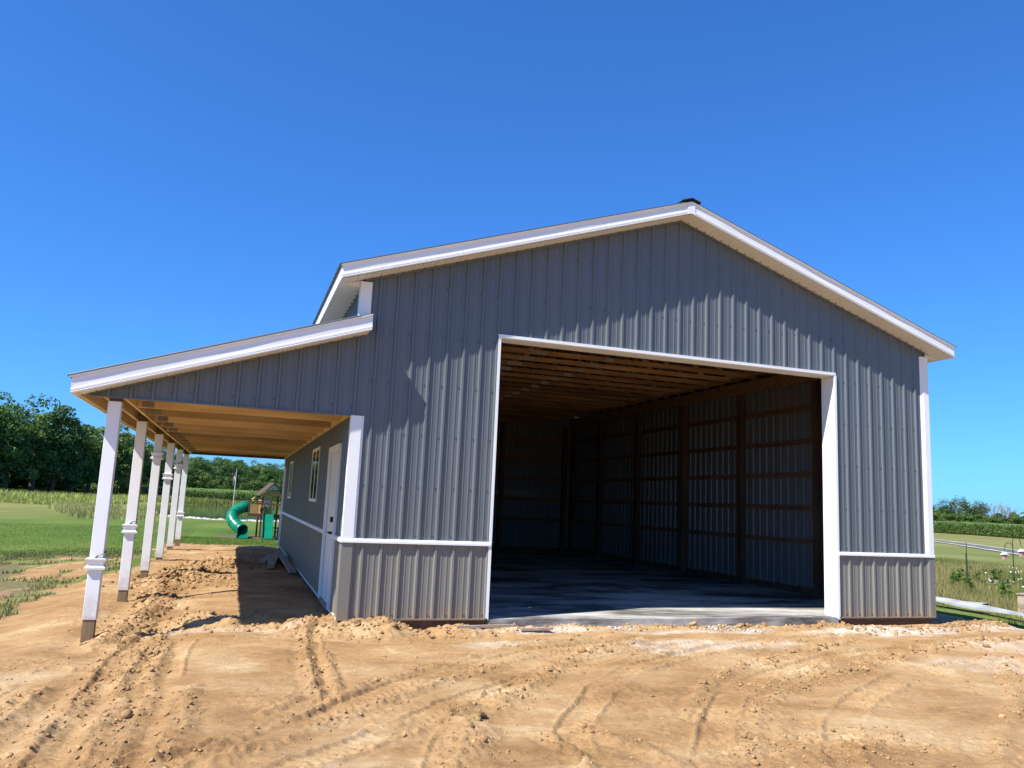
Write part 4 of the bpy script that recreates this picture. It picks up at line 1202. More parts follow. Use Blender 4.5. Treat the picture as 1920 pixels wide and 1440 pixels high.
def crown_mesh(name, H, R, seed, n=6500, ca=(.028, .062, .012), cb=(.085, .13, .03), low=.12, nclump=46, leaf=.30, gap=1.0, shape=1.0):
    g = np.random.default_rng(seed)
    cz = H*(low+(1-low)*.5); rz = H*(1-low)*.5
    th = g.uniform(0, 6.28, nclump); ph = np.arccos(g.uniform(-.85, 1, nclump)); rad = g.uniform(.35, .93, nclump)
    cx = R*np.sin(ph)*np.cos(th)*rad; cy = R*np.sin(ph)*np.sin(th)*rad; czz = cz+rz*np.cos(ph)*rad*shape
    cr = R*g.uniform(.20, .38, nclump)*gap
    which = g.integers(0, nclump, n)
    d = g.normal(0, 1, (n, 3)); d /= np.linalg.norm(d, axis=1)[:, None]
    d[:, 2] = np.where(d[:, 2] < -.3, -d[:, 2], d[:, 2])
    rr = cr[which]*g.uniform(.55, 1.08, n)
    C = np.stack([cx[which]+d[:, 0]*rr, cy[which]+d[:, 1]*rr, czz[which]+d[:, 2]*rr*.8], 1)
    s = leaf*g.uniform(.55, 1.3, n)
    nrm = d+g.normal(0, .5, (n, 3)); nrm /= np.linalg.norm(nrm, axis=1)[:, None]
    t = np.cross(nrm, g.normal(0, 1, (n, 3))); t /= np.linalg.norm(t, axis=1)[:, None]
    bt = np.cross(nrm, t)
    V = np.stack([C-t*s[:, None]*.6, C-bt*s[:, None]*.35, C+t*s[:, None]*.6, C+bt*s[:, None]*.4], 1).reshape(-1, 3)
    F = np.arange(4*n).reshape(-1, 4)
    tv = g.random((nclump, 1))[which]*.6+g.random((n, 1))*.4
    cc = np.array(ca)*(1-tv)+np.array(cb)*tv
    return np_mesh(name, V, F, M['leaf'], cc)
def tree(name, x, y, trunk, crown, label, cat, group=None, s=1.0, rz=0.0, zs=1.0):
    t = empty(name, (x, y, gz(x, y)-.05), rz); t.scale = (s, s, s*zs)
    tag(t, label, cat, group)
    if trunk: link('trunk', trunk, t)
    if crown: link('crown', crown, t)
    return t
KINDS = []
for i, (H, R, ca, cb) in enumerate([(H_, R_, tuple(v*1.6 for v in a_), tuple(v*1.85 for v in b_)) for H_, R_, a_, b_ in [(11.5, 5.0, (.022, .052, .012), (.065, .115, .025)), (12, 4.4, (.03, .065, .014), (.09, .14, .032)), (11, 5.4, (.02, .047, .014), (.055, .10, .026)),
                                    (12, 3.8, (.045, .08, .02), (.13, .17, .05)), (10.5, 4.6, (.025, .058, .016), (.075, .12, .035)), (11.5, 4.8, (.032, .07, .014), (.10, .15, .03))]]):
    KINDS.append((trunk_mesh('trunk', H, 100+i), crown_mesh('crown', H, R, 200+i, 10500, ca, cb, .0, 66, .34)))
BUSH = (trunk_mesh('trunk', 4, 130, 4, .02), crown_mesh('crown', 4.2, 3.2, 231, 4200, (.038, .075, .018), (.12, .19, .04), -.05, 30, .28))
GRP = 'trees of the wood behind the pond'
front = [(-31.5, 93, 'grey-green tree with bare upper twigs at the left edge of the picture', 3, 1.04), (-30.2, 98.5, 'broad dark tree second from the left edge of the wood', 0, 1.05),
         (-28.6, 104, 'tall rounded tree with the highest crown at the left of the wood', 1, 1.08), (-27.0, 110.5, 'dark dense tree in the middle of the left wood', 2, 1.18),
         (-25.9, 117, 'tree with a dark rounded crown left of the first porch post', 4, 1.1), (-24.6, 123, 'olive green tree just left of the first porch post top', 5, 1.02),
         (-23.2, 129, 'pale leaved tree hidden partly by the first porch post', 3, .99), (-21.6, 135, 'loose green tree seen between the first and second porch posts', 1, .99),
         (-19.9, 142.5, 'light green tree with sky gaps right of the first porch post', 3, 1.06), (-20.6, 163, 'dark tree seen just right of the second porch post', 0, 1.06),
         (-20.0, 188, 'tree between the second and third porch posts in the receding wood', 4, 1.12), (-18.4, 214, 'tree seen between the fourth and fifth porch posts', 2, 1.02),
         (-13.0, 236, 'rounded tree directly right of the sixth porch post', 5, 1.03), (-7.5, 247, 'tall rounded tree left of the flagpole under the porch roof', 0, 1.10),
         (-1.5, 252, 'broad tree right behind the flagpole', 4, 1.12), (4.6, 256, 'tree between the flagpole and the playset roof', 1, .98), (9.8, 259, 'dark tree right behind the playset roof', 2, 1.0), (15.4, 259, 'lower tree next to the barn corner behind the playset', 5, .88)]
for i, (x, y, lb, kd, s) in enumerate(front):
    tree('leafy_tree', x, y, *KINDS[kd], lb, 'tree', GRP, s, random.uniform(0, 6.28), random.uniform(.97, 1.03))
for i in range(24):                       # second row, only filling the gaps
    t = i/23
    x = -46+t*66; y = 104+t*175+random.uniform(-4, 4)
    if 3 < i < 14: x -= 9*(1-abs(i-8.5)/6)
    kd = random.randrange(6)
    tree('leafy_tree', x, y, *KINDS[kd], 'dark crown glimpsed in the second row of the wood behind the front trees', 'tree', 'back row of the wood behind the pond', random.uniform(.88, .98), random.uniform(0, 6.28))
for i in range(44):
    t = i/43
    x = -37+t*16 if t < .55 else -28.2+(t-.55)*100; y = 90+t*95 if t < .55 else 142+(t-.55)*235
    tree('bush', x+random.uniform(-1, 1), y-3+random.uniform(-1, 1), *BUSH, 'low leafy bush filling the foot of the wood behind the pond', 'bush', 'bushes at the foot of the wood', random.uniform(1.0, 1.5), random.uniform(0, 6.28))

# right: hedgerow beyond the corn
RG = 'hedgerow trees beyond the corn on the right'
tree('leafy_tree', 167.4, 151.2, *KINDS[0], 'dark hedgerow tree half hidden behind the barn corner', 'tree', RG, .60, 1.0)
tree('leafy_tree', 173.9, 154.4, *KINDS[2], 'low dark hedgerow tree next to the barn corner', 'tree', RG, .56, 2.0)
tree('leafy_tree', 180.8, 157.5, *KINDS[5], 'low green tree left of the tall open cottonwood', 'tree', RG, .56, 3.0)
def open_tree(H, seed, m, rec=4, spread=.5, nb=3):
    rr = random.Random(seed); b = MB(); tips = []
    def grow(p, d, L, r, k):
        q = p+d*L; mid = p+d*L*.5+Vector((rr.uniform(-1, 1), rr.uniform(-1, 1), 0))*L*.06
        b.tube([p, mid, q], [r, r*.82, r*.65], 5 if k > 1 else 3, False)
        if k == 0: tips.append(q); return
        tips.append(q)
        for i in range(nb if k > 1 else 3):
            nd = (d+Vector((rr.gauss(0, spread), rr.gauss(0, spread), rr.uniform(0, .25)))).normalized()
            grow(q if rr.random() < .6 else mid, nd, L*rr.uniform(.62, .85), r*.6, k-1)
    for j in range(3):
        grow(Vector((rr.uniform(-.5, .5), rr.uniform(-.5, .5), -.2)), Vector((rr.gauss(0, .25), rr.gauss(0, .25), 1)).normalized(), H*.28, H*.022, rec)
    return b.mesh('trunk', m), tips
tm, tips = open_tree(10.5, 3, M['deadbark'], 3, .38)
tp = np.array([tuple(t) for t in tips]); which = RNG.integers(0, len(tp), 5200)
c = tp[which]+RNG.normal(0, .42, (5200, 3)); c = c[c[:, 2] > 3.2]; n = len(c)
s = RNG.uniform(.14, .34, n)[:, None]; t1 = RNG.normal(0, 1, (n, 3)); t1 /= np.linalg.norm(t1, axis=1)[:, None]; t2 = np.cross(t1, RNG.normal(0, 1, (n, 3))); t2 /= np.linalg.norm(t2, axis=1)[:, None]
cm = np_mesh('crown', np.stack([c-t1*s*.6, c-t2*s*.4, c+t1*s*.6, c+t2*s*.4], 1).reshape(-1, 3), np.arange(4*n).reshape(-1, 4), M['leaf'], tint(n, (.045, .08, .03), (.12, .17, .06)))
tree('cottonwood_tree', 175.3, 147.2, tm, cm, 'tall open cottonwood with pale bare limbs beyond the corn field', 'tree', None, 1.04)
tree('leafy_tree', 189.8, 154.4, *KINDS[0], 'dark bushy tree between the cottonwood and the dead tree', 'tree', RG, .60, 4.0)
dm, _ = open_tree(9.5, 9, M['deadbark'], 5, .45)
tree('dead_tree', 181.5, 141.2, dm, None, 'bare grey dead tree standing in the hedgerow right of the cottonwood', 'tree', None, 1.02)
tree('bush', 178.7, 140.2, *BUSH, 'dark bush at the foot of the bare dead tree', 'bush', None, 1.1, 1.0)
tree('bush', 186.7, 145.2, *BUSH, 'dull bush between the dead tree and the bright green tree', 'bush', None, 1.1, 2.2)
tree('leafy_tree', 189.5, 141.5, *KINDS[1], 'bright green rounded tree near the right edge beyond the corn', 'tree', RG, .50, 2.0)
tree('leafy_tree', 194.0, 139.0, *KINDS[5], 'low green tree cut by the right edge of the picture', 'tree', RG, .50, 5.0)
for i, (x, y) in enumerate([(162, 158), (170, 161), (178, 162), (186, 160), (193, 152), (198, 146), (202, 140), (174, 143), (170, 147), (184, 139)]):
    tree('bush', x, y, *BUSH, 'low bush in the hedgerow line beyond the corn on the right', 'bush', 'hedgerow bushes beyond the corn', random.uniform(.9, 1.25), i)
# spruce whose branches reach in at the right edge
b = MB(); b.tube([(0, 0, -.2), (0, 0, 5), (0, 0, 10.5)], [.2, .12, .02], 8); stm = b.mesh('trunk', M['bark'])
n = 5200; zz = RNG.uniform(1, 10.5, n); lay = np.round(zz/.55)*.55+RNG.normal(0, .06, n); rr = (10.8-lay)*.26*RNG.random(n)**.6
aa = RNG.uniform(0, 6.28, n); c = np.stack([rr*np.cos(aa), rr*np.sin(aa), lay-rr*.15], 1)
s = RNG.uniform(.12, .3, n)[:, None]; t1 = RNG.normal(0, 1, (n, 3)); t1 /= np.linalg.norm(t1, axis=1)[:, None]; t2 = np.cross(t1, RNG.normal(0, 1, (n, 3))); t2 /= np.linalg.norm(t2, axis=1)[:, None]
scm = np_mesh('crown', np.stack([c-t1*s, c-t2*s*.3, c+t1*s, c+t2*s*.3], 1).reshape(-1, 3), np.arange(4*n).reshape(-1, 4), M['leaf'], tint(n, (.015, .03, .014), (.04, .06, .03)))
tree('spruce_tree', 178.3, 130.2, stm, scm, 'dark spruce reaching into the picture at the right edge', 'tree', None, 1.0)

# farmhouse roof glimpsed in the hedgerow
fh = empty('farmhouse', (208, 170, -.55), math.radians(-52)); tag(fh, 'pale roofed farmhouse glimpsed between trees beyond the corn field', 'house')
M['fh'] = mat('farmhouse_siding', (.62, .60, .55), .7); M['fr'] = mat('farmhouse_roof', (.60, .57, .52), .6)
b = MB(); b.box(-6, 6, -3.5, 3.5, 0, 2.7); b.build('wall', M['fh'], fh)
b = MB(); b.prism_x([(-4.0, 2.6), (4.0, 2.6), (0, 4.6)], -6.4, 6.4); b.build('roof', M['fr'], fh)
for xx in (-3.6, 0, 3.6):
    b = MB(); b.box(xx-.5, xx+.5, -3.56, -3.505, 1.0, 2.1); b.build('window', M['blackmetal'], fh)

# ------------------------------------------------------------------ playset
PX, PY = 0.12, 28.4; PZ = gz(PX, PY)
ps = empty('playset', (PX, PY, PZ)); tag(ps, 'wooden backyard playset with green tube slide, green wave slide and shingled roof', 'playset')
M['cedar'] = mat('cedar_panel', (.55, .28, .11), .75, .2, 0, .25, 4, None, .2, 40, (1, 1, 4))
M['cedar_d'] = mat('redwood_frame', (.15, .065, .04), .75, .2, 0, .25, 4)
M['shingle'] = mat('brown_shingle', (.11, .075, .05), .85, .2, 0, .3, 12)
M['green'] = mat('green_plastic', (.0, .19, .095), .35, .5, 0, .15, 3)
M['greend'] = mat('green_plastic_edge', (.0, .14, .075), .35, .5)
M['playwhite'] = mat('white_plastic', (.75, .76, .77), .4, .4)
M['yellow'] = mat('yellow_plastic', (.75, .60, .12), .4, .4)
tw = empty('tower', (.10, 0, 0), math.radians(9)); tw.parent = ps
hw = .42
for sx in (-1, 1):
    for sy in (-1, 1):
        b = MB(); b.box(sx*hw-.035, sx*hw+.035, sy*hw-.035, sy*hw+.035, -.1, 1.92); b.build('post', M['cedar_d'], tw)
b = MB(); b.box(-.47, .47, -.47, .47, .98, 1.05); b.build('deck', M['cedar_d'], tw)
b = MB(); b.box(-.48, .48, -.47, -.44, .88, .975); b.build('deck_board', M['cedar_d'], tw)
b = MB()      # roof, ridge towards the viewer
for s in (-1, 1):
    b.hexa([(0, -.62, 2.42), (s*.60, -.62, 1.84), (s*.60, .62, 1.84), (0, .62, 2.42), (0, -.62, 2.46), (s*.62, -.62, 1.87), (s*.62, .62, 1.87), (0, .62, 2.46)])
b.build('roof', M['shingle'], tw)
b = MB(); b.prism_y([(-.47, 1.88), (-.47, 1.80), (-.33, 1.80), (-.22, 1.87), (0, 1.91), (.22, 1.87), (.33, 1.80), (.47, 1.80), (.47, 1.88), (.25, 2.10), (-.25, 2.10)], -.47, -.44); b.build('gable_panel', M['cedar'], tw)
b = MB(); b.prism_y([(-.2, 2.14), (.2, 2.14), (0, 2.33)], -.50, -.48)
for s in (-1, 1): b.beam((0, -.51, 2.38), (s*.26, -.51, 2.13), .02, .03, (0, 1, 0))
b.build('gable_sunburst', M['playwhite'], tw)
b = MB()
for s in (-1, 1): b.prism_y([(s*.02, 2.16), (s*.09, 2.16), (s*.02, 2.25)] if s > 0 else [(-.02, 2.16), (-.02, 2.25), (-.09, 2.16)], -.506, -.501)
b.build('sunburst_inset', M['blackmetal'], tw)
b = MB(); z = 1.06
while z < 1.75: b.box(-.385, .0, -.46, -.435, z, z+.075); z += .08
b.build('wall_panel', M['cedar'], tw)
b = MB(); z = 1.06
while z < 1.75: b.box(-.46, -.435, -.385, .385, z, z+.075); z += .08
b.build('wall_panel', M['cedar'], tw)
b = MB()
b.box(-.36, -.12, -.49, -.462, 1.42, 1.46).box(-.36, -.12, -.49, -.462, 1.60, 1.64).box(-.36, -.32, -.49, -.462, 1.46, 1.60).box(-.16, -.12, -.49, -.462, 1.46, 1.60).box(-.25, -.23, -.489, -.462, 1.46, 1.60).box(-.32, -.16, -.489, -.462, 1.52, 1.54)
b.box(-.37, -.11, -.50, -.462, 1.36, 1.415)
b.build('window_frame', M['playwhite'], tw)
b = MB(); b.beam((-.38, -.50, 1.50), (-.08, -.50, 1.0), .03, .06, (0, 1, 0)); b.build('brace', M['cedar_d'], tw)
b = MB(); b.beam((-.55, -.60, 1.50), (.62, -.60, 1.50), .06, .07); b.build('cross_beam', M['cedar_d'], ps)
b = MB(); b.box(.55, .62, -.64, -.56, 1.44, 1.56); b.build('beam_end', M['blackmetal'], ps)
b = MB(); b.box(.36, .40, -.47, -.44, 1.05, 1.45).box(.27, .31, -.47, -.44, 1.05, 1.45); b.build('handrail', M['yellow'], tw)
# balcony
bl = empty('balcony', (-.50, -.25, 0)); bl.parent = ps
for xx in (-.30, .26):
    b = MB(); b.box(xx-.03, xx+.03, -.26, -.2, .95, 1.62); b.build('post', M['cedar_d'], bl)
for i in range(5):
    b = MB(); xx = -.235+i*.1; b.box(xx, xx+.065, -.25, -.23, 1.06, 1.56); b.build('picket', M['cedar'], bl)
b = MB(); b.box(-.33, .29, -.28, -.18, 1.565, 1.62); b.build('top_rail', M['cedar_d'], bl)
b = MB(); b.box(-.33, .29, -.27, .3, .93, 1.04); b.build('floor_beam', M['cedar_d'], bl)
b = MB(); b.tube([(-.16, -.23, 1.62), (-.16, -.23, 1.70)], .012, 6).tube([(-.22, -.23, 1.69), (-.10, -.23, 1.75)], .025, 8).box(-.21, -.11, -.26, -.2, 1.62, 1.65); b.build('toy_telescope', M['yellow'], bl)
# tube slide
ts = empty('tube_slide', (0, 0, 0)); ts.parent = ps
ctrl = [(-.80, -.15, 1.36), (-1.08, -.17, 1.30), (-1.32, -.26, 1.17), (-1.47, -.42, 1.0), (-1.50, -.62, .82), (-1.40, -.80, .65), (-1.24, -.95, .50), (-1.10, -1.12, .40), (-1.00, -1.32, .34)]
b = MB(); b.tube(ctrl, .255, 22, False); o = b.build('tube', M['green'], ts, smooth=True)
sm = o.modifiers.new('thick', 'SOLIDIFY'); sm.thickness = .012
for k in (1, 3, 5, 7):
    p_, q_ = Vector(ctrl[k]), Vector(ctrl[k+1]); d_ = (q_-p_).normalized()
    b = MB(); b.tube([p_-d_*.012, p_+d_*.012], .272, 22, False); b.build('flange', M['greend'], ts, smooth=True)
b = MB(); b.hexa([(-1.08, -.2, 1.05), (-.80, -.2, 1.05), (-.80, -.1, 1.05), (-1.08, -.1, 1.05), (-1.08, -.2, 1.1), (-.80, -.2, 1.1), (-.80, -.1, 1.1), (-1.08, -.1, 1.1)]); b.v = []; b.f = []
b.hexa([(-1.22, -1.34, .12), (-.80, -1.34, .12), (-.80, -1.30, .12), (-1.22, -1.30, .12), (-1.22, -1.34, .16), (-.80, -1.34, .16), (-.80, -1.30, .16), (-1.22, -1.30, .16)]); b.v = []; b.f = []
b.hexa([(-1.22, -1.85, .02), (-.76, -1.85, .02), (-.80, -1.30, .12), (-1.20, -1.30, .12), (-1.22, -1.85, .05), (-.76, -1.85, .05), (-.80, -1.30, .16), (-1.20, -1.30, .16)]); b.build('chute_bed', M['green'], ts)
for xx, x2 in ((-1.235, -1.215), (-.765, -.785)):
    b = MB(); b.hexa([(xx-.012, -1.85, .0), (xx+.012, -1.85, .0), (x2+.012, -1.30, .0), (x2-.012, -1.30, .0), (xx-.012, -1.85, .14), (xx+.012, -1.85, .14), (x2+.012, -1.30, .42), (x2-.012, -1.30, .42)]); b.build('chute_side', M['green'], ts)
# wave slide
ws = empty('wave_slide', (0, 0, 0)); ws.parent = ps
b = MB(); n = 14; pf = []
for i in range(n+1):
    t = i/n; pf.append((-.50-1.35*t, 1.06-1.0*t+.035*math.sin(t*math.pi*3.2)))
for i in range(n):
    (ya, za), (yb, zb_) = pf[i], pf[i+1]
    b.hexa([(-.17, yb, zb_-.02), (.24, yb, zb_-.02), (.24, ya, za-.02), (-.17, ya, za-.02), (-.17, yb, zb_), (.24, yb, zb_), (.24, ya, za), (-.17, ya, za)])
b.build('slide_bed', M['green'], ws)
for x0 in (-.20, .245):
    b = MB()
    for i in range(n):
        (ya, za), (yb, zb_) = pf[i], pf[i+1]
        ha = .13+.10*(i == 0); hb = .13
        b.hexa([(x0-.0, yb, zb_-.06), (x0+.026, yb, zb_-.06), (x0+.026, ya, za-.06), (x0, ya, za-.06), (x0, yb, zb_+hb), (x0+.026, yb, zb_+hb), (x0+.026, ya, za+ha), (x0, ya, za+ha)])
    b.build('slide_side', M['greend'], ws)
# picnic bench under the tower
b = MB(); b.box(.10, .62, -.05, .3, .40, .45).box(.14, .20, .0, .25, -.02, .40).box(.52, .58, .0, .25, -.02, .40).box(.12, .60, -.35, -.2, .24, .28).box(.14, .20, -.32, -.22, -.02, .24).box(.52, .58, -.32, -.22, -.02, .24)
b.build('bench', mat('red_brown_wood', (.24, .09, .05), .7), ps)

# teal boat by the pond
bt = empty('boat', (-.2, 51.2, gz(-.2, 51.2)+.12), .15); tag(bt, 'small teal boat lying at the pond edge behind the green slides', 'boat')
b = MB(); N_ = 11; prof_ = []
for i in range(N_):
    t = i/(N_-1)*2-1; wd = .38*math.sqrt(max(0.0, 1-t*t))+.015; x = t*1.15
    prof_.append([(x, -wd, .30), (x, -wd*.7, .02), (x, wd*.7, .02), (x, wd, .30), (x, wd*.8, .27), (x, wd*.5, .08), (x, -wd*.5, .08), (x, -wd*.8, .27)])
for p_ in prof_: b.v += p_
for i in range(N_-1):
    for k in range(8): b.f.append((8*i+k, 8*i+(k+1) % 8, 8*i+8+(k+1) % 8, 8*i+8+k))
b.f.append(tuple(range(7, -1, -1))); b.f.append(tuple(range(8*(N_-1), 8*N_)))
b.build('hull', mat('teal_plastic', (.02, .28, .30), .4), bt)
b = MB(); b.box(-.12, .12, -.36, .36, .24, .27); b.build('seat', M['playwhite'], bt)

# ------------------------------------------------------------------ flagpole
fp = empty('flagpole', (-1.55, 104.5, -.62)); tag(fp, 'tall white flagpole with a limp striped flag beyond the pond', 'flagpole')
b = MB(); b.tube([(0, 0, 0), (.02, 0, 2.8), (.05, 0, 5.1)], [.05, .045, .03], 8); b.build('pole', mat('pole_white', (.6, .62, .62), .5), fp)
mf = bpy.data.materials.new('flag_cloth'); mf.use_nodes = True
at = mf.node_tree.nodes.new('ShaderNodeAttribute'); at.attribute_name = 'tint'
mf.node_tree.links.new(at.outputs['Color'], mf.node_tree.nodes['Principled BSDF'].inputs['Base Color'])
mf.node_tree.nodes['Principled BSDF'].inputs['Roughness'].default_value = .9
nu, nv = 26, 26; V_ = []; F_ = []; C_ = []
for j in range(nv+1):
    for i in range(nu+1):
        u, v = i/nu, j/nv         # u along the fly (hangs down), v along the hoist
        x = -.03-.30*u*(1-.25*v)-.05*math.sin(u*9+v*3)
        yy = .10*math.sin(u*11+v*5)*u
        z = 4.7-1.0*v-.95*u
        V_.append((x, yy, z))
for j in range(nv):
    for i in range(nu):
        q = j*(nu+1)+i; F_.append((q, q+1, q+nu+2, q+nu+1))
        u, v = (i+.5)/nu, (j+.5)/nv
        if u < .4 and v < 7/13: C_.append((.03, .05, .20) if (i*7+j*3) % 5 else (.7, .7, .7))
        else: C_.append((.50, .03, .04) if int(v*13) % 2 == 0 else (.72, .72, .72))
link('flag', np_mesh('flag', np.array(V_), np.array(F_), mf, np.array(C_)), fp)

# ------------------------------------------------------------------ boards on the earth under the porch
bd = [((-.50, 9.3), (-.34, 11.2), .14, 'short grey board lying leftmost in the pile by the side wall'), ((-.43, 7.9), (-.26, 10.9), .11, 'narrow grey board second from the left in the pile by the side wall'),
      ((-.52, 6.7), (-.20, 11.0), .14, 'long grey board crossing the pile, its near end pointing left'), ((-.17, 5.7), (-.22, 10.9), .14, 'longest grey board, nearest the side wall, its near end raised')]
bd = [((-.62, 8.2), (-.40, 9.6), .14, bd[0][3]), ((-.49, 7.5), (-.38, 9.4), .12, bd[1][3]), ((-.52, 6.7), (-.24, 9.9), .14, bd[2][3]), ((-.14, 5.9), (-.22, 9.9), .14, bd[3][3])]
for i, (a_, c_, wd, lb) in enumerate(bd):
    za, zb_ = gz(*a_)+.045+.012*i, gz(*c_)+.075+.025*i
    o_ = Vector((a_[0], a_[1], za)); b = MB(); d_ = Vector((c_[0], c_[1], zb_))-o_
    b.beam((0, 0, 0), d_, wd, .036)
    o = b.build('board', M['board_grey'], None, bevel=.002); o.location = o_
    tag(o, lb, 'board', 'boards piled under the porch')
# broken timber stakes in front of the slab
for i, (x, y, L, a_, lb) in enumerate([(1.35, -.42, .75, .03, 'weathered form stake half buried in dirt left of the slab, the longer one'), (2.15, -.46, .42, -.02, 'short form stake half buried in pale dust in front of the slab')]):
    b = MB(); b.beam((0, 0, 0), (L*math.cos(a_), L*math.sin(a_), .01), .04, .03)
    o = b.build('wood_stake', M['board_grey']); o.location = (x, y, gz(x, y)+.045); tag(o, lb, 'stake', 'stakes lying in front of the slab')

# ------------------------------------------------------------------ leftover trim on the right
def trim_piece(y0, y1, x0, x1, lb, dz=0.0, ph=0.0):
    b = MB(); n = 16
    for i in range(n+1):
        t = i/n; x = x0+(x1-x0)*t; y = y0+(y1-y0)*t
        z = gz(x, y)+.15+dz+.03*math.sin(t*6.28*1.0+ph)
        wv = .02*math.sin(t*9+ph)
        b.v += [(x-.10, y, z-.045+wv), (x-.095, y, z+.0+wv), (x-.02, y, z+.015), (x+.08, y, z+.03-wv), (x+.085, y, z-.01-wv)]
    for i in range(n):
        for k in range(4): b.f.append((5*i+k, 5*i+k+1, 5*i+5+k+1, 5*i+5+k))
    me = b.mesh('leftover_trim', M['oldtrim']); o = link('leftover_trim', me)
    s = o.modifiers.new('thick', 'SOLIDIFY'); s.thickness = .004
    tag(o, lb, 'metal trim', 'white trim lengths lying beside the grass')
trim_piece(8.4, 3.0, 14.0, 13.75, 'white metal trim length lying in the grass nearest the barn corner', .05, 0)
trim_piece(4.8, .2, 13.80, 13.25, 'white bent trim length in the middle, overlapping the one by the barn', .02, 2)
trim_piece(1.8, -2.4, 13.38, 12.5, 'white trim length running out at the right edge of the picture', .04, 4)
cr = empty('crate', (14.75, 2.5, gz(14.75, 2.5))); tag(cr, 'weathered brown and grey crate in the tall grass at the right edge', 'crate'); cr.rotation_euler = (0, 0, .25)
b = MB()
for i in range(3): b.box(-.45, .45, -.30, -.275, .02+i*.15, .155+i*.15)
b.build('front_panel', mat('crate_wood', (.34, .30, .26), .85, .2, 0, .5, 3, (.20, .14, .10)), cr)
b = MB(); b.box(-.45, -.425, -.27, .3, 0, .46); b.build('side_panel', M['board_grey'], cr)
b = MB(); b.box(.425, .45, -.27, .3, 0, .46); b.build('side_panel', M['board_grey'], cr)
b = MB(); b.box(-.47, .47, -.32, .32, .465, .49); b.build('lid', M['board_grey'], cr)

# ------------------------------------------------------------------ garden stakes, plant hook and bird houses
for i, (x, y, lb) in enumerate([(21.6, 10.4, 'thin dark garden stake, the nearer and taller looking of two'), (25.7, 14.0, 'thin dark garden stake, the farther of two behind the weeds')]):
    b = MB(); b.tube([(0, 0, -.2), (.0, 0, .55), (-.01, 0, 1.02+.25*i)], .014, 6).box(-.004, .025, -.004, .004, .1, .35)
    o = b.build('garden_stake', mat('stake_green', (.03, .05, .04), .5)); o.location = (x, y, gz(x, y)); tag(o, lb, 'stake', 'garden stakes')
hk = empty('shepherd_hook', (22.9, 9.76, gz(22.9, 9.76)), -.3); tag(hk, 'black double shepherd hook standing in the field at the right edge', 'plant hook')
b = MB(); b.tube([(0, 0, -.2), (0, 0, 1.35)], .013, 6); b.build('pole', M['blackmetal'], hk)
b = MB(); b.tube([(0, 0, 1.35)]+[(.13-.13*math.cos(t), 0, 1.48+.13*math.sin(t)*1.1) for t in np.linspace(0, math.pi, 9)]+[(.27, 0, 1.38)], .010, 6); b.build('hook_arm', M['blackmetal'], hk)
b = MB(); b.tube([(0, 0, 1.15)]+[(-.13+.13*math.cos(t), 0, 1.32+.11*math.sin(t)) for t in np.linspace(0, math.pi, 9)]+[(-.27, 0, 1.24)], .010, 6); b.build('hook_arm', M['blackmetal'], hk)
M['bh'] = mat('bird_house_pink', (.55, .30, .27), .7, .2, 0, .3, 8); M['bhr'] = mat('bird_house_roof', (.70, .66, .58), .7)
for lx, z, lb in ((-.28, 1.0, 'small faded red bird house hanging on the left arm of the hook'), (.30, 1.12, 'small faded red bird house hanging on the right arm of the hook')):
    wx = 22.9+lx*math.cos(-.3); wy = 9.76+lx*math.sin(-.3)
    h = empty('bird_house', (wx, wy, hk.location.z+z), -.3); tag(h, lb, 'bird house', 'bird houses on the shepherd hook')
    b = MB(); b.box(-.06, .06, -.06, .06, -.12, .05); b.build('body', M['bh'], h)
    b = MB(); b.prism_y([(-.10, .045), (.10, .045), (0, .13)], -.09, .09); b.build('roof', M['bhr'], h)
    b = MB(); b.tube([(0, 0, .12), (0, 0, .24)], .004, 4); b.build('wire', M['blackmetal'], h)
    b = MB(); b.tube([(0, -.064, -.03), (0, -.0605, -.03)], .02, 10); b.build('hole', M['black'], h)

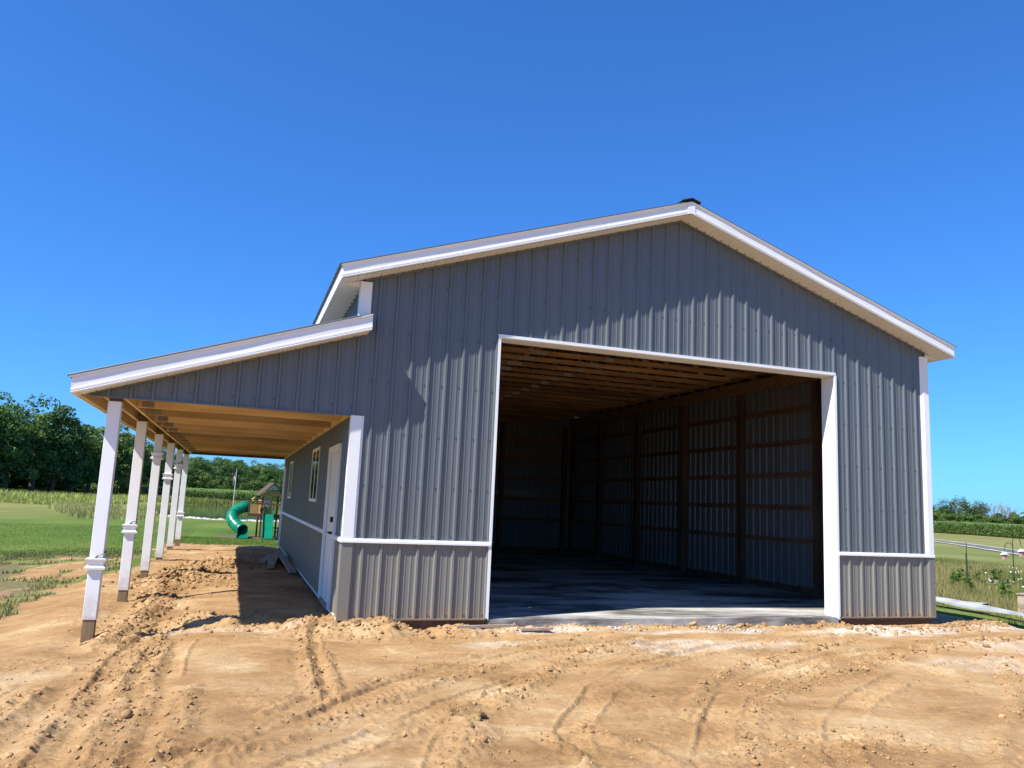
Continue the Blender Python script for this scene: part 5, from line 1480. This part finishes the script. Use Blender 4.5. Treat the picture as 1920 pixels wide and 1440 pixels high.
# leafy garden plants
def plant_mesh(seed, H):
    g = np.random.default_rng(seed); Vv, Ff, Cc = [], [], []; b = MB()
    n = 46; zz = g.uniform(.1, 1, n)*H; a = g.uniform(0, 6.28, n); L = g.uniform(.14, .3, n)*(1.2-.5*zz/H)
    for i in range(n):
        ca, sa = math.cos(a[i]), math.sin(a[i]); w_ = L[i]*.28; k = len(Vv)
        Vv += [(0, 0, zz[i]), (ca*L[i]*.5-sa*w_, sa*L[i]*.5+ca*w_, zz[i]+L[i]*.3), (ca*L[i], sa*L[i], zz[i]+L[i]*.1), (ca*L[i]*.5+sa*w_, sa*L[i]*.5-ca*w_, zz[i]+L[i]*.3)]
        Ff.append((k, k+1, k+2, k+3)); Cc.append(np.array((.12, .22, .05))*g.uniform(.6, 1.5))
    return np_mesh('leaves', np.array(Vv), np.array(Ff), M['leaf'], np.array(Cc))
pm = [plant_mesh(s, h) for s, h in ((1, .75), (2, .6), (3, .9))]
b = MB(); b.tube([(0, 0, -.05), (.01, .01, .8)], [.012, .006], 5); stem = b.mesh('stem', mat('stem_green', (.10, .15, .05), .7))
k = 0
for i in range(26):
    x = 18.5+9.5*i/25+random.uniform(-.3, .3); y = 7.2+(x-18.5)*.78+random.uniform(-1.6, 1.9)
    sc_ = random.uniform(.35, .75)*(1.0 if x < 23 else .7)
    t = empty('garden_plant', (x, y, gz(x, y)), random.uniform(0, 6.28)); t.scale = (sc_,)*3
    tag(t, 'leafy green garden plant in the weedy row behind the tall grass', 'plant', 'garden plants right of the barn')
    link('leaves', pm[i % 3], t); link('stem', stem, t)
# small white flower heads
n = 110; x = RNG.uniform(19, 29, n); y = 6.6+(x-19)*.72+RNG.normal(0, .7, n)
keep = vnoise(x*1.2, y*1.2, 95) > .45; x, y = x[keep], y[keep]
clods('white_flowers', np.column_stack([x, y, ground_h(x, y, False)[0]+RNG.uniform(.30, .42, len(x))]), RNG.uniform(.015, .035, len(x)), mat('petal_white', (.75, .77, .72), .8), squash=.4)
